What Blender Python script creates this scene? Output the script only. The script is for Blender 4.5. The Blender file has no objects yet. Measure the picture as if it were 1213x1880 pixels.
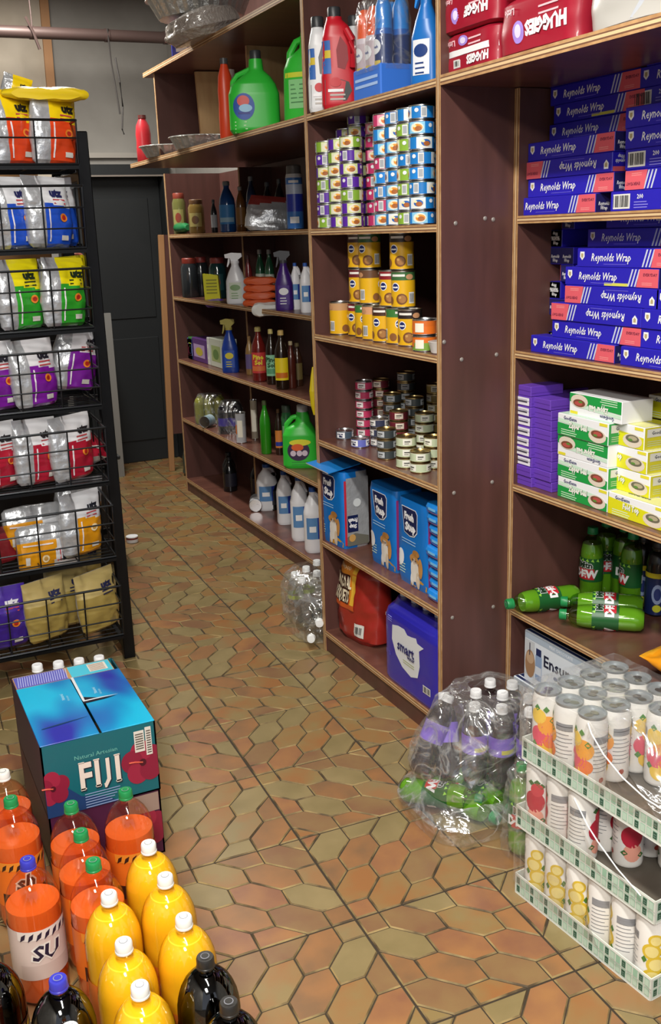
import bpy, math, random
from mathutils import Vector, Matrix, noise
PI = math.pi
sc = bpy.context.scene
COL = sc.collection
# ------------------------------------------------------------------ camera
H_CAM = 1.5
YAW, PITCH, ROLL, FPX = 0.439367, -0.274011, -0.0339757, 1834.685
def cam_axes():
    cy, sy = math.cos(YAW), math.sin(YAW)
    f = Vector((sy*math.cos(PITCH), cy*math.cos(PITCH), math.sin(PITCH)))
    r0 = Vector((cy, -sy, 0)); u0 = r0.cross(f)
    return math.cos(ROLL)*r0+math.sin(ROLL)*u0, -math.sin(ROLL)*r0+math.cos(ROLL)*u0, f
RX, UX, FX = cam_axes()
cd = bpy.data.cameras.new('camera'); cam = bpy.data.objects.new('camera', cd); COL.objects.link(cam)
mw = Matrix((( RX.x, UX.x, -FX.x, 0), (RX.y, UX.y, -FX.y, 0), (RX.z, UX.z, -FX.z, H_CAM), (0, 0, 0, 1)))
cam.matrix_world = mw
cd.sensor_fit = 'VERTICAL'; cd.sensor_height = 24; cd.lens = 24*FPX/1880; cd.clip_start = .05
sc.camera = cam
# where a measured sight line of the photograph meets a real plane of the room
def at(px, py, x=None, y=None, z=None):
    d = FX*FPX + RX*(px-606.5) - UX*(py-940)
    t = x/d.x if x is not None else (y/d.y if y is not None else (z-H_CAM)/d.z)
    return Vector((d.x*t, d.y*t, d.z*t+H_CAM))
# ------------------------------------------------------------------ light and exposure
sc.view_settings.view_transform = 'Standard'; sc.view_settings.look = 'None'
sc.view_settings.exposure = 0.0; sc.view_settings.gamma = 1
sc.view_settings.use_curve_mapping = False
w = bpy.data.worlds.new('room_air'); sc.world = w; w.use_nodes = True
w.node_tree.nodes['Background'].inputs[0].default_value = (.80, .86, 1, 1)
w.node_tree.nodes['Background'].inputs[1].default_value = .65
def area(name, loc, sx, sy, power, col=(1, .97, .90), rot=(0, 0, 0)):
    l = bpy.data.lights.new(name, 'AREA'); l.shape = 'RECTANGLE'; l.size = sx; l.size_y = sy; l.energy = power; l.color = col
    o = bpy.data.objects.new(name, l); o.location = loc; o.rotation_euler = rot; COL.objects.link(o); return o
area('ceiling_tube_light', (.30, 1.0, 2.86), .16, 2.3, 95)
area('front_tube_light', (-.55, -.9, 2.62), .5, 1.0, 145)
area('back_tube_light', (1.05, 5.2, 2.92), .16, 1.2, 60)
# ------------------------------------------------------------------ materials
def lin(h):
    h = h.lstrip('#'); o = []
    for i in (0, 2, 4):
        c = int(h[i:i+2], 16)/255; o.append(c/12.92 if c <= .04045 else ((c+.055)/1.055)**2.4)
    return (*o, 1)
MATS = {}
def mat(name, hexc, rough=.5, metal=0, coat=0, bump=0, bscale=40, noise_mix=None, nscale=8, trans=0, alpha=1, spec=.5):
    if name in MATS: return name
    m = bpy.data.materials.new(name); m.use_nodes = True; nt = m.node_tree; b = nt.nodes['Principled BSDF']
    b.inputs['Base Color'].default_value = lin(hexc); b.inputs['Roughness'].default_value = rough
    b.inputs['Metallic'].default_value = metal; b.inputs['Coat Weight'].default_value = coat; b.inputs['Coat Roughness'].default_value = .05
    b.inputs['Transmission Weight'].default_value = trans; b.inputs['Specular IOR Level'].default_value = spec
    tc = nt.nodes.new('ShaderNodeTexCoord')
    if noise_mix:
        n = nt.nodes.new('ShaderNodeTexNoise'); n.inputs['Scale'].default_value = nscale; n.inputs['Detail'].default_value = 5
        mp = nt.nodes.new('ShaderNodeMapping'); st = noise_mix[1] if len(noise_mix) > 1 else (1, 1, 1)
        mp.inputs['Scale'].default_value = st
        nt.links.new(tc.outputs['Object'], mp.inputs[0]); nt.links.new(mp.outputs[0], n.inputs[0])
        mx = nt.nodes.new('ShaderNodeMix'); mx.data_type = 'RGBA'; mx.inputs[6].default_value = lin(hexc); mx.inputs[7].default_value = lin(noise_mix[0])
        r = nt.nodes.new('ShaderNodeMapRange'); r.inputs[1].default_value = .35; r.inputs[2].default_value = .65
        nt.links.new(n.outputs[0], r.inputs[0]); nt.links.new(r.outputs[0], mx.inputs[0]); nt.links.new(mx.outputs[2], b.inputs['Base Color'])
    if bump:
        n = nt.nodes.new('ShaderNodeTexNoise'); n.inputs['Scale'].default_value = bscale; n.inputs['Detail'].default_value = 3
        nt.links.new(tc.outputs['Object'], n.inputs[0])
        bp = nt.nodes.new('ShaderNodeBump'); bp.inputs['Strength'].default_value = bump; bp.inputs['Distance'].default_value = .01
        nt.links.new(n.outputs[0], bp.inputs['Height']); nt.links.new(bp.outputs[0], b.inputs['Normal'])
    MATS[name] = m; return name
def clear(name, hexc, gl=.08, rough=.08, bump=0, bscale=30, edge=.5):
    """thin clear plastic: tinted see-through with a glossy surface, stronger at grazing angles"""
    m = bpy.data.materials.new(name); m.use_nodes = True; nt = m.node_tree; nt.nodes.remove(nt.nodes['Principled BSDF'])
    out = nt.nodes['Material Output']; t = nt.nodes.new('ShaderNodeBsdfTransparent'); t.inputs[0].default_value = lin(hexc)
    g = nt.nodes.new('ShaderNodeBsdfGlossy'); g.inputs['Roughness'].default_value = rough; g.inputs[0].default_value = (.9, .9, .9, 1)
    mx = nt.nodes.new('ShaderNodeMixShader'); lw = nt.nodes.new('ShaderNodeLayerWeight'); lw.inputs[0].default_value = edge*.5
    mr = nt.nodes.new('ShaderNodeMapRange'); mr.inputs[3].default_value = gl; mr.inputs[4].default_value = min(1, gl+edge)
    nt.links.new(lw.outputs['Facing'], mr.inputs[0]); nt.links.new(mr.outputs[0], mx.inputs[0])
    nt.links.new(t.outputs[0], mx.inputs[1]); nt.links.new(g.outputs[0], mx.inputs[2]); nt.links.new(mx.outputs[0], out.inputs[0])
    if bump:
        tc = nt.nodes.new('ShaderNodeTexCoord'); n = nt.nodes.new('ShaderNodeTexNoise'); n.inputs['Scale'].default_value = bscale; n.inputs['Detail'].default_value = 2
        n.inputs['Distortion'].default_value = 1.5
        nt.links.new(tc.outputs['Object'], n.inputs[0]); bp = nt.nodes.new('ShaderNodeBump'); bp.inputs['Strength'].default_value = bump; bp.inputs['Distance'].default_value = .02
        nt.links.new(n.outputs[0], bp.inputs['Height']); nt.links.new(bp.outputs[0], g.inputs['Normal']); nt.links.new(bp.outputs[0], lw.inputs['Normal'])
    MATS[name] = m; return name
def c(hexc, rough=.45, metal=0, **k):                     # a plain printed / plastic colour
    return mat('print_%s_%d%s' % (hexc, int(rough*100), 'm' if metal else ''), hexc, rough, metal, **k)
mat('brown_laminate', '#5f3d37', .42, noise_mix=('#52352f', (3, 3, .4)), nscale=6)
mat('shelf_laminate', '#70483c', .30, noise_mix=('#5f3c33', (.6, 4, 1)), nscale=5)
mat('ply_light', '#c39a6a', .6, noise_mix=('#a87c50', (1, 1, 1)), nscale=30)
mat('ply_pale', '#d9b98c', .6)
mat('ply_dark', '#6d4630', .65)
mat('raw_ply', '#cfab7c', .6, noise_mix=('#b98f60', (4, 4, .7)), nscale=4)
mat('wall_paint', '#9a9690', .8, noise_mix=('#85817b', (1, 1, 1)), nscale=2)
mat('ceiling_paint', '#8f8b86', .85)
mat('beige_board', '#b9ad9c', .7, noise_mix=('#a79a88', (1, 1, 1)), nscale=3)
mat('trim_wood', '#a87a50', .6)
mat('door_dark', '#1d2022', .6)
mat('black_metal', '#17181a', .35, .6)
mat('chrome_wire', '#26282b', .3, .7)
mat('pipe_brown', '#5a4844', .45, .3)
mat('tin', '#c9c6c0', .28, 1)
mat('gold_tin', '#c9b07a', .3, 1)
mat('alu', '#d7d8da', .25, 1)
mat('can_lid', '#a6abae', .35, .5)
mat('foil', '#d2d2ce', .3, .7, bump=.5, bscale=60)
mat('silver_film', '#c2c4c8', .3, .45, bump=.35, bscale=45)
mat('grout', '#a08858', .7, noise_mix=('#4e3e28', (1, 1, 1)), nscale=14)
mat('grout_seam', '#33281a', .8)
mat('cardboard', '#b98d5f', .8)
clear('pet_clear', '#f4f4f2', .06, .06, edge=.45)
clear('pet_green', '#cdeaa8', .06, .06, edge=.35)
clear('pet_dark', '#3b2d22', .10, .06, edge=.35)
clear('pet_orange', '#fae6da', .06, .05, edge=.35)
clear('pet_yellow', '#fdf3cc', .06, .05, edge=.35)
def film(name, fac_lo, fac_hi, scale, haze):
    m = bpy.data.materials.new(name); m.use_nodes = True; nt = m.node_tree; nt.nodes.remove(nt.nodes['Principled BSDF']); out = nt.nodes['Material Output']
    t = nt.nodes.new('ShaderNodeBsdfTransparent'); t.inputs[0].default_value = (.97, .97, .97, 1)
    g = nt.nodes.new('ShaderNodeBsdfGlossy'); g.inputs['Roughness'].default_value = .16; g.inputs[0].default_value = (1, 1, 1, 1)
    df = nt.nodes.new('ShaderNodeBsdfDiffuse'); df.inputs[0].default_value = (.85, .86, .86, 1)
    tc = nt.nodes.new('ShaderNodeTexCoord'); n = nt.nodes.new('ShaderNodeTexNoise'); n.inputs['Scale'].default_value = scale; n.inputs['Detail'].default_value = 3; n.inputs['Distortion'].default_value = 1.2
    nt.links.new(tc.outputs['Object'], n.inputs[0])
    # creases: thin ridges where the noise crosses its middle
    ab = nt.nodes.new('ShaderNodeMath'); ab.operation = 'SUBTRACT'; ab.inputs[1].default_value = .5; a2 = nt.nodes.new('ShaderNodeMath'); a2.operation = 'ABSOLUTE'
    nt.links.new(n.outputs[0], ab.inputs[0]); nt.links.new(ab.outputs[0], a2.inputs[0])
    mr = nt.nodes.new('ShaderNodeMapRange'); mr.inputs[1].default_value = 0; mr.inputs[2].default_value = .05; mr.inputs[3].default_value = fac_hi; mr.inputs[4].default_value = fac_lo
    nt.links.new(a2.outputs[0], mr.inputs[0])
    bp = nt.nodes.new('ShaderNodeBump'); bp.inputs['Strength'].default_value = 1; bp.inputs['Distance'].default_value = .02; nt.links.new(a2.outputs[0], bp.inputs['Height'])
    nt.links.new(bp.outputs[0], g.inputs['Normal'])
    m1 = nt.nodes.new('ShaderNodeMixShader'); m1.inputs[0].default_value = haze; nt.links.new(g.outputs[0], m1.inputs[1]); nt.links.new(df.outputs[0], m1.inputs[2])
    m2 = nt.nodes.new('ShaderNodeMixShader'); nt.links.new(mr.outputs[0], m2.inputs[0]); nt.links.new(t.outputs[0], m2.inputs[1]); nt.links.new(m1.outputs[0], m2.inputs[2]); nt.links.new(m2.outputs[0], out.inputs[0]); MATS[name] = m
film('shrink_film', .20, .62, 9, .30); film('shrink_film_light', .13, .36, 8, .30)
def liquid(name, hexc):
    return mat(name, hexc, .12, coat=.5)
liquid('soda_orange', '#ea7430'); liquid('soda_yellow', '#fac830'); liquid('soda_dark', '#1a120e'); liquid('soda_green', '#9cbc58')
liquid('soda_red', '#8c2018'); liquid('soda_amber', '#8a4c10'); liquid('soda_grape', '#3a2a30')
# ------------------------------------------------------------------ mesh builder
class MB:
    def __init__(s): s.v = []; s.f = []; s.m = []; s.names = []; s.sharp = 35
    def mi(s, n):
        if n not in s.names: s.names.append(n)
        return s.names.index(n)
    def poly(s, pts, n):
        b = len(s.v); s.v += [tuple(p) for p in pts]; s.f.append(tuple(range(b, b+len(pts)))); s.m.append(s.mi(n))
    def mesh(s, vs, fs, n):
        b = len(s.v); s.v += [tuple(p) for p in vs]; k = s.mi(n)
        for i, f in enumerate(fs): s.f.append(tuple(b+j for j in f)); s.m.append(k)
    def box(s, x0, x1, y0, y1, z0, z1, n, ch=0):
        if not ch:
            vs = [(x, y, z) for x in (x0, x1) for y in (y0, y1) for z in (z0, z1)]
            s.mesh(vs, [(0, 1, 3, 2), (4, 6, 7, 5), (0, 4, 5, 1), (2, 3, 7, 6), (0, 2, 6, 4), (1, 5, 7, 3)], n); return
        vs = []; idx = {}
        X = (x0, x1); Y = (y0, y1); Z = (z0, z1); sg = (1, -1)
        for i in (0, 1):
            for j in (0, 1):
                for k in (0, 1):
                    cx, cy, cz = sg[i]*ch, sg[j]*ch, sg[k]*ch
                    for a, p in enumerate(((X[i], Y[j]+cy, Z[k]+cz), (X[i]+cx, Y[j], Z[k]+cz), (X[i]+cx, Y[j]+cy, Z[k]))):
                        idx[(i, j, k, a)] = len(vs); vs.append(p)
        g = lambda i, j, k, a: idx[(i, j, k, a)]
        fs = []
        for i in (0, 1): fs.append([g(i, 0, 0, 0), g(i, 0, 1, 0), g(i, 1, 1, 0), g(i, 1, 0, 0)])
        for j in (0, 1): fs.append([g(0, j, 0, 1), g(1, j, 0, 1), g(1, j, 1, 1), g(0, j, 1, 1)])
        for k in (0, 1): fs.append([g(0, 0, k, 2), g(0, 1, k, 2), g(1, 1, k, 2), g(1, 0, k, 2)])
        for i in (0, 1):
            for j in (0, 1): fs.append([g(i, j, 0, 0), g(i, j, 1, 0), g(i, j, 1, 1), g(i, j, 0, 1)])
        for i in (0, 1):
            for k in (0, 1): fs.append([g(i, 0, k, 0), g(i, 1, k, 0), g(i, 1, k, 2), g(i, 0, k, 2)])
        for j in (0, 1):
            for k in (0, 1): fs.append([g(0, j, k, 1), g(1, j, k, 1), g(1, j, k, 2), g(0, j, k, 2)])
        for i in (0, 1):
            for j in (0, 1):
                for k in (0, 1): fs.append([g(i, j, k, 0), g(i, j, k, 1), g(i, j, k, 2)])
        cen = Vector(((x0+x1)/2, (y0+y1)/2, (z0+z1)/2)); out = []
        for f in fs:
            P = [Vector(vs[q]) for q in f]; n_ = (P[1]-P[0]).cross(P[2]-P[0]); m_ = sum(P, Vector())/len(P)-cen
            out.append(f if n_.dot(m_) > 0 else f[::-1])
        s.mesh(vs, out, n)
    def lathe(s, prof, n, seg=20, o=(0, 0, 0), sx=1, sy=1, bend=None):
        """prof: (r, z[, material]) from the bottom up; the material of a point colours the band above it"""
        b = len(s.v); rings = []
        for p in prof:
            r, z = p[0], p[1]
            ring = []
            for k in range(seg):
                a = 2*PI*k/seg; x, y = r*math.sin(a)*sx, -r*math.cos(a)*sy
                if bend: x, y, z2 = bend(x, y, z)
                else: z2 = z
                ring.append(len(s.v)); s.v.append((o[0]+x, o[1]+y, o[2]+z2))
            rings.append(ring)
        cur = n
        for i in range(len(rings)-1):
            if len(prof[i]) > 2: cur = prof[i][2]
            k0 = s.mi(cur)
            for k in range(seg):
                s.f.append((rings[i][k], rings[i][(k+1) % seg], rings[i+1][(k+1) % seg], rings[i+1][k])); s.m.append(k0)
        s.f.append(tuple(rings[0][::-1])); s.m.append(s.mi(n)); s.f.append(tuple(rings[-1])); s.m.append(s.mi(prof[-1][2] if len(prof[-1]) > 2 else cur))
    def tube(s, pts, r, n, seg=6):
        P = [Vector(p) for p in pts]; rings = []
        for i, p in enumerate(P):
            d = (P[min(i+1, len(P)-1)]-P[max(i-1, 0)]).normalized()
            u = d.cross(Vector((0, 0, 1)));
            if u.length < .01: u = d.cross(Vector((1, 0, 0)))
            u.normalize(); v = d.cross(u); ring = []
            for k in range(seg):
                a = 2*PI*k/seg; ring.append(len(s.v)); s.v.append(tuple(p+u*r*math.cos(a)+v*r*math.sin(a)))
            rings.append(ring)
        k0 = s.mi(n)
        for i in range(len(P)-1):
            for k in range(seg): s.f.append((rings[i][k], rings[i][(k+1) % seg], rings[i+1][(k+1) % seg], rings[i+1][k])); s.m.append(k0)
        s.f.append(tuple(rings[0][::-1])); s.m.append(k0); s.f.append(tuple(rings[-1])); s.m.append(k0)
    def prism(s, pts, y0, y1, n, n2=None, ch=0):
        """outline (x,z) extruded from y0 to y1"""
        N = len(pts); b = len(s.v)
        s.v += [(p[0], y0, p[1]) for p in pts]+[(p[0], y1, p[1]) for p in pts]; k = s.mi(n); k2 = s.mi(n2 or n)
        s.f.append(tuple(range(b, b+N))); s.m.append(k); s.f.append(tuple(range(b+2*N-1, b+N-1, -1))); s.m.append(k)
        for i in range(N): s.f.append((b+i, b+N+i, b+N+(i+1) % N, b+(i+1) % N)); s.m.append(k2)
    # flat print on a surface; f(u, v, d) gives the point d above the surface
    def rect(s, f, u0, v0, u1, v1, n, d=.0006, nu=1, nv=1, sk=0):
        vs = []; fs = []
        for j in range(nv+1):
            for i in range(nu+1):
                v = v0+(v1-v0)*j/nv; vs.append(f(u0+(u1-u0)*i/nu+sk*(v-v0), v, d))
        for j in range(nv):
            for i in range(nu): a = j*(nu+1)+i; fs.append((a, a+1, a+nu+2, a+nu+1))
        s.mesh(vs, fs, n)
    def ell(s, f, cu, cv, ru, rv, n, d=.0008, seg=16, k=1):
        rg = (.4, .72, 1) if max(ru, rv) > .011 else (1,)
        vs = [f(cu, cv, d)]+[f(cu+ru*q*math.cos(2*PI*i/seg), cv+rv*q*math.sin(2*PI*i/seg), d) for q in rg for i in range(seg)]
        fs = [(0, i+1, (i+1) % seg+1) for i in range(seg)]+[(1+r*seg+i, 1+(r+1)*seg+i, 1+(r+1)*seg+(i+1) % seg, 1+r*seg+(i+1) % seg) for r in range(len(rg)-1) for i in range(seg)]
        s.mesh(vs, fs, n)
    def shape(s, f, pts, n, d=.0008): s.mesh([f(u, v, d) for u, v in pts], [tuple(range(len(pts)))], n)
    def text(s, f, st, u, v, h, n, d=.0012, flip=False, bold=.0, shear=0, wide=1, al='c', vert=False):
        vs, fs, wd = glyphs(st, bold, shear); o = {'c': -wd/2, 'l': 0, 'r': -wd}[al]; out = []
        for x, y in vs:
            a, b = (x+o)*h*wide, (y-.5)*h
            if flip: a, b = -a, -b
            if vert: a, b = -b, a
            out.append(f(u+a, v+b, d))
        s.mesh(out, fs, n)
    def bars(s, f, u0, v0, u1, v1, d=.0007, n=9):
        s.rect(f, u0, v0, u1, v1, c('#e8e6e0'), d); w_ = (u1-u0)/(n*2+1); rr = random.Random(3)
        for i in range(n): s.rect(f, u0+w_*(2*i+.6), v0+(v1-v0)*.12, u0+w_*(2*i+.6+rr.choice((.6, 1.1, 1.5))), v1-(v1-v0)*.1, c('#3a3a3c'), d+.0005)
    def lines(s, f, u0, u1, v, n, h=.004, gap=.008, cnt=3, d=.0008):
        rr = random.Random(cnt)
        for i in range(cnt): s.rect(f, u0, v-i*gap, u0+(u1-u0)*rr.uniform(.7, 1), v-i*gap+h, n, d)
    def build(s, name, parent=None, smooth=True):
        me = bpy.data.meshes.new(name); me.from_pydata(s.v, [], s.f)
        for n in s.names: me.materials.append(MATS[n])
        me.polygons.foreach_set('material_index', s.m)
        me.polygons.foreach_set('use_smooth', [bool(smooth)]*len(s.f)); me.update()
        if smooth: me.set_sharp_from_angle(angle=math.radians(s.sharp))
        o = bpy.data.objects.new(name, me); COL.objects.link(o)
        if parent: o.parent = parent
        return o
_G = {}
def glyphs(st, bold, shear):
    k = (st, bold, shear)
    if k not in _G:
        cu = bpy.data.curves.new('glyphs', 'FONT'); cu.body = st; cu.size = 1; cu.resolution_u = 1; cu.offset = bold; cu.shear = shear
        ob = bpy.data.objects.new('glyphs', cu); COL.objects.link(ob)
        dg = bpy.context.evaluated_depsgraph_get(); me = bpy.data.meshes.new_from_object(ob.evaluated_get(dg))
        q = 1/.73; vs = [(v.co.x*q, v.co.y*q) for v in me.vertices]; fs = [tuple(p.vertices) for p in me.polygons]
        x0 = min(v[0] for v in vs); x1 = max(v[0] for v in vs)
        _G[k] = ([(x-x0, y) for x, y in vs], fs, x1-x0)
        bpy.data.objects.remove(ob); bpy.data.curves.remove(cu); bpy.data.meshes.remove(me)
    return _G[k]
def front(y=0, x0=0, z0=0): return lambda u, v, d: (x0+u, y-d, z0+v)          # faces -y
def endr(x, y0=0, z0=0): return lambda u, v, d: (x+d, y0+u, z0+v)             # faces +x, u runs along +y
def endl(x, y0=0, z0=0): return lambda u, v, d: (x-d, y0-u, z0+v)             # faces -x
def topf(z, x0=0, y0=0): return lambda u, v, d: (x0+u, y0+v, z+d)
def around(R, a0=0, z0=0, ox=0, oy=0, Rf=None):
    def f(u, v, d):
        r = (Rf(v) if Rf else R); a = u/R+a0; return (ox+(r+d)*math.sin(a), oy-(r+d)*math.cos(a), z0+v)
    return f
# ------------------------------------------------------------------ things
def tag(o, label, cat, group=None, kind=None):
    if label: o['label'] = label
    if cat: o['category'] = cat
    if group: o['group'] = group
    if kind: o['kind'] = kind
    return o
def empty(name):
    o = bpy.data.objects.new(name, None); o.empty_display_size = .05; COL.objects.link(o); return o
def struct(mb, name, smooth=False): o = mb.build(name, None, smooth); o['kind'] = 'structure'; return o
def copy_tree(o, parent=None):
    n = o.copy(); COL.objects.link(n)
    for k in ('group', 'label'):
        if parent is None and k in n: del n[k]
    if parent: n.parent = parent
    for ch in [x for x in ALLCH.get(o.name, [])]: copy_tree(ch, n)
    return n
ALLCH = {}
KIND = {}; PROTO = {}
def kind(fn): KIND[fn.__name__] = fn; return fn
def reg(o):
    ALLCH[o.name] = list(o.children)
    for ch in o.children: reg(ch)
def put(k, loc, label, cat, group=None, rz=0, rx=0, ry=0, scale=None, args=()):
    key = (k, args)
    if key not in PROTO: o = KIND[k](*args); PROTO[key] = o; bpy.context.view_layer.update(); reg(o)
    else: o = copy_tree(PROTO[key])
    o.location = loc; o.rotation_euler = (rx, ry, rz)
    if scale: o.scale = scale if hasattr(scale, '__len__') else (scale,)*3
    return tag(o, label, cat, group)
AISLE = -PI/2          # turns a front that faces -y towards the aisle (-x)
ORD = ['first', 'second', 'third', 'fourth', 'fifth', 'sixth', 'seventh', 'eighth', 'ninth', 'tenth', 'eleventh', 'twelfth']
def lvl(i, n): return 'bottom' if i == 0 else ('topmost' if i == n-1 else ORD[i]+' from the bottom')
# ------------------------------------------------------------------ floor: square tiles printed with stretched hexagons
TS = .345; GX, GY, GA = .9139, 3.4575, -.0407
ca, sa = math.cos(GA), math.sin(GA)
for i, (a_, b_) in enumerate((('#916238', '#877248'), ('#83583f', '#9a6c42'), ('#7e6e48', '#8d7b54'), ('#7c593e', '#866a45'), ('#85744f', '#906a44'), ('#956840', '#7c5c3e'))):
    mat('tile_%d' % i, a_, .34, noise_mix=(b_, (1, 1, 1)), nscale=9)
def clip(poly, x0, x1, y0, y1):
    for ax, lim, sg in ((0, x0, 1), (0, x1, -1), (1, y0, 1), (1, y1, -1)):
        out = []
        for i in range(len(poly)):
            p, q = poly[i], poly[(i+1) % len(poly)]; dp, dq = (p[ax]-lim)*sg, (q[ax]-lim)*sg
            if dp >= 0: out.append(p)
            if (dp >= 0) != (dq >= 0): t = dp/(dp-dq); out.append((p[0]+(q[0]-p[0])*t, p[1]+(q[1]-p[1])*t))
        poly = out
        o2 = []
        for p in out:
            if not o2 or abs(p[0]-o2[-1][0])+abs(p[1]-o2[-1][1]) > 1e-4: o2.append(p)
        if len(o2) > 1 and abs(o2[0][0]-o2[-1][0])+abs(o2[0][1]-o2[-1][1]) < 1e-4: o2.pop()
        poly = o2
        if len(poly) < 3: return []
    n = len(poly)
    return [poly[i] for i in range(n) if abs((poly[i][0]-poly[i-1][0])*(poly[(i+1) % n][1]-poly[i][1])-(poly[i][1]-poly[i-1][1])*(poly[(i+1) % n][0]-poly[i][0])) > 1e-7]
def inset(poly, g):
    n = len(poly); out = []
    for i in range(n):
        a, b, c_ = Vector(poly[i-1]), Vector(poly[i]), Vector(poly[(i+1) % n])
        d1 = (b-a).normalized(); d2 = (c_-b).normalized(); n1 = Vector((-d1.y, d1.x)); n2 = Vector((-d2.y, d2.x))
        den = 1+n1.dot(n2); out.append(b+(n1+n2)*(g/max(den, .3)))
    return out
F = MB(); rr = random.Random(7); s6 = TS/6
hexa = [(0, -s6), (s6, -s6), (s6, 0), (0, s6), (-s6, s6), (-s6, 0)]
for i in range(-6, 4):
    for j in range(-10, 8):
        odd = (i+j+1) % 2; x0, y0 = i*TS, -j*TS-TS        # tile square [x0,x0+TS]x[y0,y0+TS]; j counts towards the viewer
        cx, cy = x0+TS/2, y0+TS/2; wx, wy = GX+cx*ca-cy*sa, GY+cx*sa+cy*ca
        if wy < .7 or wy > 6.9 or wx < -.9 or wx > 2.3: continue
        for m in range(-1, 8):
            for n in range(-7, 6):
                hx, hy = (2*m+n)*s6, (-m-2*n)*s6
                if not (-s6*1.01 <= hx <= TS+s6*1.01 and -s6*1.01 <= hy <= TS+s6*1.01): continue
                # long diagonal runs up-right or, in every other tile, up-left
                P = [(hx+p[0], hy+p[1]) for p in hexa]
                P = clip(P, .0012, TS-.0012, .0012, TS-.0012)
                if not P: continue
                if odd: P = [(p[0], TS-p[1]) for p in P]
                P = [(x0+p[0], y0+p[1]) for p in P]
                if sum(P[k-1][0]*P[k][1]-P[k][0]*P[k-1][1] for k in range(len(P))) < 0: P = P[::-1]
                if abs(sum(P[k-1][0]*P[k][1]-P[k][0]*P[k-1][1] for k in range(len(P)))) < 2e-4: continue
                lo = inset(P, .0014); hi = inset(P, .0038); b = len(F.v); N = len(P)
                for L, z in ((lo, -.003), (hi, 0)): F.v += [(GX+p[0]*ca-p[1]*sa, GY+p[0]*sa+p[1]*ca, z) for p in L]
                mt = 'tile_%d' % rr.choice((0, 0, 1, 2, 2, 3, 4, 5)); k = F.mi(mt); kg = F.mi('grout')
                F.f.append(tuple(range(b+N, b+2*N))); F.m.append(k)
                for q in range(N): F.f.append((b+q, b+(q+1) % N, b+N+(q+1) % N, b+N+q)); F.m.append(kg)
F.rect(lambda u, v, d: (u, v, -.003), -2.2, -3, 2.4, 7.2, 'grout_seam')
struct(F, 'floor')
# ------------------------------------------------------------------ room
B = MB(); B.box(2.085, 2.2, -3, 7, -.003, 3, 'wall_paint'); struct(B, 'wall_right')
B = MB(); B.box(-1.6, 2.085, -3, 6.9, 3.0, 3.1, 'ceiling_paint'); struct(B, 'ceiling')
B = MB(); B.box(-1.7, -1.6, -1.0, 6.9, -.003, 3, 'wall_paint'); struct(B, 'wall_left')
B = MB()
B.box(-1.6, 1.30, 6.64, 6.8, -.003, 3, 'wall_paint'); B.box(1.30, 2.085, 6.64, 6.8, 1.93, 3, 'wall_paint'); B.box(2.0, 2.085, 6.64, 6.8, -.003, 1.93, 'wall_paint')
struct(B, 'wall_back')
B = MB(); B.box(1.34, 1.985, 6.70, 6.76, .0, 1.885, 'door_dark', .004); B.box(1.42, 1.90, 6.693, 6.70, .15, .85, 'door_dark', .003); B.box(1.42, 1.90, 6.693, 6.70, .98, 1.75, 'door_dark', .003)
d1 = struct(B, 'door_1')
B = MB(); B.tube([(1.40+.05*math.cos(a/8*PI-.6), 6.68, 1.36+.055*math.sin(a/8*PI-.6)) for a in range(11)], .011, c('#a86050')); h_ = B.build('door_handle', d1)
B = MB(); B.box(1.28, 1.34, 6.60, 6.75, 0, 1.95, 'door_dark'); B.box(1.28, 2.03, 6.60, 6.75, 1.885, 1.95, 'door_dark'); B.box(1.985, 2.03, 6.60, 6.75, 0, 1.89, 'door_dark')
B.box(1.335, 1.345, 6.596, 6.60, 0, 1.885, c('#8a8078')); B.box(1.34, 1.99, 6.596, 6.60, 1.876, 1.886, c('#8a8078')); struct(B, 'trim_1')
B = MB(); B.box(1.0, 2.0, 6.615, 6.64, 1.99, 2.02, c('#a8a29a')); struct(B, 'trim_2')
B = MB(); p = at(72, 0, y=6.60); q = at(92, 190, y=6.60)
B.prism([(p.x, p.z+.1), (p.x+.05, p.z+.1), (q.x+.03, q.z-.3), (q.x-.02, q.z-.3)], 6.58, 6.64, 'trim_wood'); struct(B, 'trim_3')
B = MB(); B.box(.62, p.x+.02, 6.60, 6.64, 1.7, 3.0, 'beige_board'); struct(B, 'trim_4')
B = MB(); B.box(.56, .62, 6.57, 6.64, 1.5, 3.0, c('#4a4442')); struct(B, 'trim_5')
# ------------------------------------------------------------------ pipe under the ceiling
P0 = at(-60, 55, y=6.1); P1 = at(345, 71, y=6.1)
e = empty('ceiling_pipe'); tag(e, 'long brown horizontal pipe running below the ceiling at the back of the room', 'pipe')
B = MB(); B.tube([P0, P1], .032, 'pipe_brown', 16); B.build('pipe', e)
for k, px in enumerate((50, 187, 300)):
    p = P0.lerp(P1, (px+60)/405); B = MB(); dx = Vector((.012, 0, 0)); B.tube([p-dx, p+dx], .036, 'pipe_brown', 16); B.build('pipe_coupling', e)
p = P0.lerp(P1, 110/405); B = MB(); B.tube([p+Vector((-.03, -.04, .07)), p+Vector((0, -.045, 0)), p+Vector((.03, -.035, -.09))], .008, 'pipe_brown'); B.tube([p+Vector((0, -.036, .0)), p+Vector((0, -.03, .3)), p+Vector((0, 0, .42))], .004, 'pipe_brown'); B.build('pipe_hanger', e)
p = P0.lerp(P1, 247/405); B = MB()
B.tube([p+Vector((0, -.03, .03)), p+Vector((.005, -.035, -.15)), p+Vector((.02, -.035, -.3)), p+Vector((.03, -.035, -.42))], .005, c('#3c3836'))
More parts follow.
